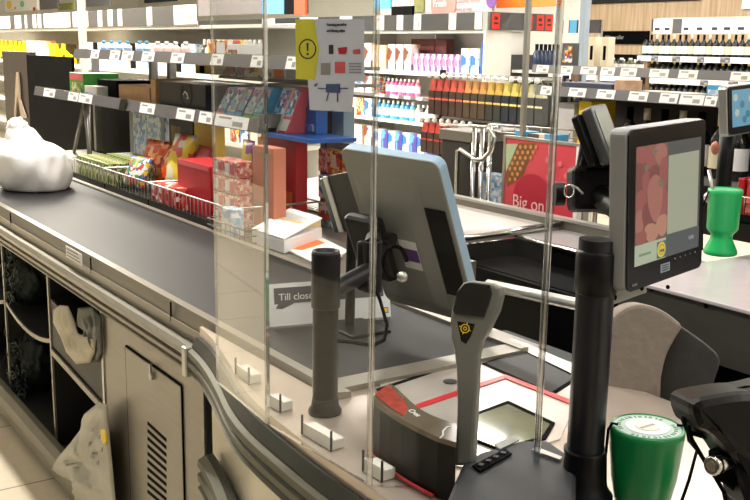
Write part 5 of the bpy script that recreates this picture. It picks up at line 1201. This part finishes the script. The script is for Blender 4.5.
for rowi, (zt_, x0_, n_, hh) in enumerate([(zA, hx0, NH, .25), (zB, hx0-.08, 8, .22)]):
    pro = {}
    for i in range(n_):
        x = x0_+.04+i*((hx1-hx0)/NH); k = min(5, int(i*6/NH)) if rowi == 0 else min(1, i//4); w = (hx1-hx0)/NH*.42
        nm_ = ['red', 'brick red', 'orange', 'amber', 'yellow', 'pale yellow'][k]
        lab = nm_+(' snack pack hanging in the upper row of the wire rack' if rowi == 0 else ' snack pack hanging in the lower row of the wire rack')
        if k not in pro:
            m1, m2 = HM[k]; g = G()
            g.hexa([(x-w, HY-.02, zt_-hh), (x+w, HY-.02, zt_-hh), (x+w, HY+.03, zt_-hh), (x-w, HY+.03, zt_-hh), (x-w, HY-.02, zt_-hh*.35), (x+w, HY-.02, zt_-hh*.35), (x+w, HY+.03, zt_-hh*.35), (x-w, HY+.03, zt_-hh*.35)], m2)
            g.hexa([(x-w*1.0, HY-.022, zt_-hh*.6), (x+w*1.0, HY-.022, zt_-hh*.6), (x+w, HY+.031, zt_-hh*.6), (x-w, HY+.031, zt_-hh*.6), (x-w*.9, HY, zt_-.01), (x+w*.9, HY, zt_-.01), (x+w*.9, HY+.01, zt_-.01), (x-w*.9, HY+.01, zt_-.01)], m1)
            g.tube([(x, HY+.12, zt_+.012), (x, HY-.03, zt_+.012), (x, HY-.045, zt_+.02)], .006, CHROME, 6); g.ico((x, HY-.04, zt_+.015), .018, WPL, 2)
            o = g.build('hanging_pack'); tag(o, lab, 'snack pack', nm_+' hanging packs, '+('upper' if rowi == 0 else 'lower')+' row'); pro[k] = (o, x)
        else: o, xo = pro[k]; dup(o, (o.location.x+x-xo, o.location.y, o.location.z))

# ================================================================ TROLLEY, POSTER, RACK OF NEXT CHECKOUT
ty = 2.95
tx0, tx1 = XX(441, ty, 1.0), XX(502, ty, 1.0)
tr_ = thing('wire_trolley', ((tx0+tx1)/2, ty+.2, 0), 'trolley with dark crate and bent chrome tubes beside the red poster', 'trolley')
g = G(); g.box((tx0, ty, .75), (XX(470, ty, 1.0), ty+.35, 1.12), mat('dark crate', (40, 36, 32), .5, 0, .15), .006); g.box((tx0-.01, ty-.01, 1.12), (XX(472, ty, 1.1), ty+.36, 1.17), mat('brown grey crate rim', (112, 104, 94), .4, .2, .05), .004); g.build('crate', tr_)
g = G(); za = 1.2
for px in (473, 481, 489): x = XX(px, ty, 1.0); g.tube([(x, ty, .1), (x, ty, za)], .011, CHROME)
x0_, x1_, x2_ = XX(462, ty, 1.), XX(490, ty, 1.), XX(498, ty, 1.)
g.tube([(x0_, ty-.03, .85), (x0_, ty-.03, 1.08), (x0_+.04, ty-.04, 1.09), (x1_-.05, ty-.04, 1.05), (x1_, ty-.04, 1.06), (x2_-.02, ty-.03, 1.1), (x2_, ty-.03, 1.16), (x2_-.03, ty-.03, 1.2), (x1_+.0, ty-.03, 1.19)], .011, CHROME)
g.tube([(tx0, ty-.01, za-.01), (XX(500, ty, 1.1), ty-.01, za+.005)], .008, CHROME); g.build('chrome_frame', tr_)
for px in (445, 500):
    x = XX(px, ty, 1.0)
    for yy_ in (0, .3): g = G(); g.tube([(x, ty+yy_, .09), (x, ty+yy_, .76)], .01, CHROME); g.cyl((x-.015, ty+yy_, .045), (x+.015, ty+yy_, .045), .045, BLACKM); g.build('wheel_leg', tr_)
g = G(); x = XX(478, ty, .95); g.box((x-.03, ty+.05, .75), (x+.08, ty+.12, .98), PR7, .003); g.box((x-.1, ty+.02, .72), (x+.15, ty+.3, .75), BLACK); g.build('lower_tray', tr_)
# poster
PY_ = 2.92
qx0, qx1 = XX(505, PY_, 1.0), XX(575, PY_, 1.0)
po = thing('poster_stand', ((qx0+qx1)/2, PY_+.03, 0), 'red poster with fruit pictures and a dark red disc reading Big on', 'poster')
zt2 = YP(540, 142, PY_).z; zb2 = .72
g = G(); g.box((qx0, PY_, zb2), (qx1, PY_+.02, zt2), mat('poster rose red', (206, 66, 78), .4, 0, .05)); sh2 = g.build('sheet', po)
g = G(); g.box((qx0-.015, PY_-.004, zb2), (qx0, PY_+.025, zt2), ALU); g.box((qx1, PY_-.004, zb2), (qx1+.02, PY_+.025, zt2), WPL); g.box((qx0-.015, PY_-.004, zt2), (qx1+.02, PY_+.025, zt2+.012), ALU); g.box((qx0+.1, PY_, 0), (qx0+.14, PY_+.02, zb2), ALU); g.box((qx1-.14, PY_, 0), (qx1-.1, PY_+.02, zb2), ALU); g.build('frame', po)
def pP(x, y, off=0.): p = YP(x, y, PY_-.001-off); return p
g = G(); g.prism([pP(505.5, 144), pP(518, 144), pP(506, 172)], (0, -.001, 0), mat('poster pale green', (176, 190, 150), .4, 0, .06)); g.prism([pP(519, 143), pP(536, 143), pP(522, 176), pP(507, 186), pP(506, 172)], (0, -.001, 0), mat('poster olive brown', (120, 80, 44), .4, 0, .1)); g.build('picture_ground', sh2)
AP = mat('apricot print', (206, 138, 76), .4, 0, .12, 40); ST = mat('strawberry print', (216, 110, 110), .4, 0, .1, 60)
g = G(); r_ = random.Random(4)
for i in range(7):
    for j in range(6):
        u, v = 510+j*5.2+(i % 2)*2.4, 147+i*5.4
        if u < 509+max(0, (164-v)*.5) or u > 543-(v-143)*.75: continue
        c = pP(u, v, .002); g.cyl(c, c+V((0, -.0012, 0)), .0088, AP, n=12)
g.build('apricots', sh2)
for (u, v) in ((547, 160), (553, 170), (560, 164), (566, 176), (556, 184), (548, 178)): c = pP(u, v, .002); g = G(); g.cyl(c, c+V((0, -.0012, 0)), .012, ST, n=12); g.build('strawberry_print', sh2)
g = G(); c = pP(532, 203, .004); c.z = max(c.z, zb2+.14); g.cyl(c, c+V((0, -.0012, 0)), .125, mat('poster dark red disc', (178, 22, 50), .4, 0, .04), n=40)
ds_ = g.build('red_disc', sh2)
text(ds_, 'Big on', pP(512, 206, .006), (1, 0, 0), (0, 0, 1), .058, mat('poster lettering', (236, 190, 186), .5, 0, 0))
g = G(); g.box((qx0, PY_+.05, zt2-.02), (XX(519, PY_, 1.2), PY_+.12, zt2+.03), LBLUE); g.box((XX(536, PY_, 1.2), PY_+.05, zt2-.02), (XX(548, PY_, 1.2), PY_+.12, zt2+.03), LBLUE); g.box((XX(519, PY_, 1.2), PY_+.05, zt2-.02), (XX(536, PY_, 1.2), PY_+.12, zt2+.025), PWH); g.build('pack_strip', po)
# wire crossbars above poster
g = G(); A = YP(490, 124, 3.1); 
for dz_ in (0, -.035): g.tube([A+V((0, 0, dz_)), YP(600, 132, 3.1)+V((0, 0, dz_))], .004, ALU, 6)
for k in range(9): p = A.lerp(YP(600, 132, 3.1), k/8); g.tube([p, p-V((0, 0, .035))], .003, ALU, 5)
x = A.x; g.tube([A, (A.x, 3.1, 0)], .01, ALU); B_ = YP(600, 132, 3.1); g.tube([B_, (B_.x, 3.1, 0)], .01, ALU)
tag(g.build('wire_fence'), 'low wire barrier above and behind the red poster', 'barrier')

RY = 3.15
r2 = thing('impulse_rack', (-2.6, RY+.2, .0), 'grey rack with long price strip behind the neighbouring checkout, upper right', 'shelf')
rx0, rx1 = XX(537, RY, 1.38), 0.2
zr = YP(630, 96, RY).z
g = G(); g.box((rx0, RY, zr-.014), (rx1, RY+.3, zr), UPR); g.build('shelf_board', r2)
strip(r2, rx0, rx1, RY-.014, zr-.02, zr+.022, [(540, 551), (568, 585), (596, 614), (628, 647), (659, 677), (679, 703), (704, 716)])
g = G(); g.box((rx0, RY, zr-.32), (rx1, RY+.3, zr-.3), UPR); g.box((rx0, RY+.29, .8), (rx1, RY+.3, zr), GDK); g.build('lower_board', r2)
for x in (rx0+.02, -1.0, rx1-.02): g = G(); g.box((x-.02, RY+.3, 0), (x+.02, RY+.34, zr), UPR); g.build('upright', r2)
carton('dark_carton', 'dark blue grey carton lying on the upper right rack, above the price strip', 'box', 562, 612, 83, RY+.04, zr, .2, mat('blue grey carton', (70, 72, 92), .5, 0, .06))
carton('snack_box', 'pale brown pack leaning at the right of the dark carton on the upper right rack', 'box', 614, 626, 80, RY+.04, zr, .1, mat('pale brown pack', (196, 160, 130), .5, 0, .2, 30))
carton('snack_box', 'light blue pack beside the neighbouring display on the upper right rack', 'box', 706, 724, 85, RY+.04, zr, .12, LBLUE, [(.1, .9, .2, .7, PR7)])
carton('snack_box', 'cream low pack in the middle of the upper right rack', 'box', 640, 690, 92, RY+.04, zr, .1, mat('cream pack', (206, 200, 180), .5, 0, .1), [(.1, .9, .3, .8, PR7)])
carton('yellow_box', 'yellow pack with black figure below the upper right price strip', 'box', 576, 589, 101, RY+.04, zr-.3, .15, YEL, [(.3, .6, .2, .6, BLACKM)])
carton('grey_pack', 'grey white pack left of the yellow pack below the price strip', 'box', 556, 572, 103, RY+.04, zr-.3, .15, mat('grey white pack', (196, 194, 190), .5, 0, .06))
row('wine bottle standing under the upper right price strip', 'bottle', 'wine bottles under the upper right price strip', 'wine_bottle', 612, 740, zr-.3, .25, .085, RY+.06, [WHITE, mat('cream label', (220, 210, 180), .5, 0, .05)], kind='wine')
# ---- middle rack with tilted price strip
RM = 4.6
r3 = thing('wine_rack', (-2.9, RM+.2, 0), 'open wine rack with grey price strip in front of the wood wall', 'shelf')
mx0, mx1 = XX(533, RM, 1.4), XX(800, RM, 1.4); zm = YP(640, 74, RM).z
g = G(); g.box((mx0, RM, zm-.014), (mx1, RM+.35, zm), mat('brown rack board', (92, 76, 60), .5, 0, .1)); g.box((mx0, RM, zm-.38), (mx1, RM+.35, zm-.36), mat('brown rack board', (92, 76, 60), .5, 0, .1)); g.build('shelf_board', r3)
strip(r3, mx0, mx1, RM-.014, zm-.018, zm+.035, [(536, 548), (560, 572), (580, 596), (600, 614), (620, 636), (649, 668), (678, 697), (730, 750)])
for x in (mx0+.02, XX(642, RM+.35, 1.3), mx1-.02): g = G(); g.box((x-.02, RM+.35, 0), (x+.02, RM+.39, zm), mat('wooden upright', (120, 98, 72), .5, 0, .1)); g.build('upright', r3)
row('dark wine bottle in the open rack under the grey price strip', 'bottle', 'dark wine bottles in the open rack', 'wine_bottle', 540, 640, zm-.36, .3, .08, RM+.06, [BOT, mat('cream label', (220, 210, 180), .5, 0, .05)], kind='wine')
row('short dark bottle on the open wine rack above the price strip', 'bottle', 'short dark bottles on the open wine rack', 'bottle', 596, 640, zm, .09, .06, RM+.1, [BOT, mat('green bottle', (70, 84, 40), .2, 0, .1)], kind='bot')
for k, (x0, x1) in enumerate(((587, 594), (600, 607))):
    carton('gift_box', ['cream box with black handle print, left of two on the wine rack', 'cream box with black handle print, right of two on the wine rack'][k], 'box', x0, x1, 37, RM+.02, zm, .06, mat('cream card', (226, 216, 190), .6, 0, .04), [(.3, .7, .35, .75, BLACKM)])
carton('green_pack', 'low pack with bright green foot on the wine rack behind the screen edge', 'box', 561, 573, 43, RM+.04, zm, .05, DGREY, [(.1, .9, .3, .9, PR6), (.0, 1, .0, .2, mat('bright green', (90, 190, 60), .5, 0, .05))])
# ================================================================ WINE WALL
WY = 8.5
ws = thing('wine_shelf', (-5, WY+.3, 0), 'white edged wine shelf unit along the wood panelled wall, upper right', 'shelf')
wx0, wx1 = XX(560, WY, 1.4), XX(860, WY, 1.4)
wz = [YP(700, y, WY).z for y in (58, 81, 103, 128, 155)]
WD = mat('wood shelf side', (150, 120, 84), .5, 0, .15, 20)
for k, z in enumerate(wz):
    x0_ = XX(638, WY, z) if k < 1 else wx0
    g = G(); g.box((x0_, WY, z-.02), (wx1, WY+.4, z), WPL); g.build('shelf_board', ws)
    strip(ws, x0_, wx1, WY-.014, z-.045, z+.012, [(651, 658), (672, 680), (697, 704), (720, 730)] if k != 1 else [(700, 708), (728, 738)], WPL, .004, cm=RAIL)
g = G(); g.box((wx0, WY+.4, 0), (wx1, WY+.43, wz[0]+.02), BLACKM); g.box((XX(641, WY, 1.3), WY+.02, 0), (XX(641, WY, 1.3)+.06, WY+.4, wz[0]), WD); g.build('back_panel', ws)
zh0, zh1 = YP(700, 33, WY).z, YP(700, 18, WY).z
g = G(); g.box((XX(650, WY, 1.8), WY+.1, zh0-.01), (wx1, WY+.14, zh1+.01), mat('header beige rail', (206, 196, 178), .5, 0, .03)); 
for px in (655, 745): x = XX(px, WY, 1.8); g.box((x-.02, WY+.14, wz[0]), (x+.02, WY+.17, zh1), ALU)
hd2 = g.build('header_rail', ws)
for (a_, b_) in ((654, 662), (664, 672), (683, 691), (696, 705), (711, 720), (723, 733), (737, 747), (753, 763)):
    x0_, x1_ = XX(a_, WY+.1, 1.85), XX(b_, WY+.1, 1.85); g = G(); g.box((x0_, WY+.095, zh0), (x1_, WY+.1, zh1), WHITE); g.box((x0_+.02, WY+.093, zh0+.03), (x1_-.02, WY+.095, zh0+.06), INK); g.build('price_card', hd2)
g = G(); g.box((XX(652, WY+.1, 1.85), WY+.097, zh0+.02), (XX(653.5, WY+.1, 1.85), WY+.1, zh1), INK); g.build('dark_card', hd2); g = G(); g.box((XX(673, WY+.1, 1.85), WY+.097, zh0), (XX(682, WY+.1, 1.85), WY+.1, zh1), DGREY); g.build('dark_card', hd2)
LC = mat('cream label', (220, 210, 180), .5, 0, .05)
for k, (lab, grp, ms_, x0_) in enumerate([('dark wine bottle with white label on the top shelf of the wine wall', 'wine bottles on the top shelf of the wine wall', [WHITE, WHITE, LC], 640), ('wine bottle on the second shelf of the wine wall', 'wine bottles on the second shelf of the wine wall', [YEL, LC, WHITE, BOT], 646), ('wine bottle on the third shelf of the wine wall', 'wine bottles on the third shelf of the wine wall', [LC, BOT, BOT], 646)]):
    row(lab, 'bottle', grp, 'wine_bottle', x0_, 762, wz[k], (.235, .2, .2)[k], .075, WY+.04, ms_, kind='wine')
row('wine bottle standing left of the wooden upright on the wine wall', 'bottle', 'wine bottles left of the wooden upright', 'wine_bottle', 566, 640, wz[1], .2, .08, WY+.04, [LC, BOT], kind='wine')
# small header with cards left of the chalk board
hy = 6.6; hz0, hz1 = YP(580, 33, hy).z, YP(580, 20, hy).z
hb = thing('price_header', (XX(580, hy, 1.8), hy, hz0), 'short header rail with white and blue price cards left of the chalk board', 'sign')
g = G(); g.box((XX(563, hy, 1.8), hy, hz0), (XX(600, hy, 1.8), hy+.02, hz1), INK); g.build('rail', hb)
g = G(); x = XX(597, hy, 1.8); g.box((x, hy+.02, 0), (x+.03, hy+.05, hz1), ALU); g.build('post', hb)
for (a_, b_, m) in ((564, 569, WHITE), (570, 577, LBLUE), (579, 588, WHITE)):
    g = G(); g.box((XX(a_, hy, 1.8), hy-.003, hz0), (XX(b_, hy, 1.8), hy, hz1), m); g.build('price_card', hb)
# black chalk board and frame on wall
def wallb(x0, x1, y0, y1, Y, m, nm, lab, txt=True):
    X0, X1, Z0, Z1 = ext(x0, x1, y0, y1, Y); g = G(); g.box((X0, Y, Z0), (X1, Y+.03, Z1), m, .004); o = g.build(nm); tag(o, lab, 'board'); return o, X0, X1, Z0, Z1
o, X0, X1, Z0, Z1 = wallb(601, 648, 31, 44, 9.868, BLACKM, 'chalk_board', 'black board with faint writing on the wood wall left of the wine bottles')
text(o, 'Wine cellar', (X0+.08, 9.855, Z1-.1), (1, 0, 0), (0, 0, 1), .05, GREY)
wallb(592, 700, -12, 2, 9.868, BLACK, 'wall_board', 'long black board on the wood wall cut off by the picture top')
wallb(742, 760, -8, 9, 9.868, WHITE, 'wall_board', 'white board at the top right corner on the wood wall')
g = G(); g.box((XX(560, 9.9, .5), 8.95, 0), (3.8, 9.3, 1.2), GDK); tag(g.build('storage_block'), 'dark cabinet block behind the wine shelf unit', 'cabinet')
# red packs basket at the right edge
_, e0, e1 = wirebasket('wire basket of red packs on the far ledge of the neighbouring checkout, right edge', 722, 790, 'wire_basket', 1.07, 2.9, 3.08, .98)
for i in range(6):
    x = e0+.02+(e1-e0-.04)*i/6; g = G(); g.box((x+.004, 2.925, .988), (x+(e1-e0-.04)/6-.006, 3.04, 1.13), [RED, PR4][i % 2], .004); tag(g.build('red_pack'), ['plain red pack in the wire basket at the right edge', 'red patterned pack in the wire basket at the right edge'][i % 2], 'snack pack', ['plain red packs at the right edge', 'red patterned packs at the right edge'][i % 2])
SC.view_settings.exposure = EXPO
w = bpy.data.worlds.new('world'); SC.world = w; w.use_nodes = True; w.node_tree.nodes['Background'].inputs['Color'].default_value = (.9, .95, 1, 1); w.node_tree.nodes['Background'].inputs['Strength'].default_value = .3
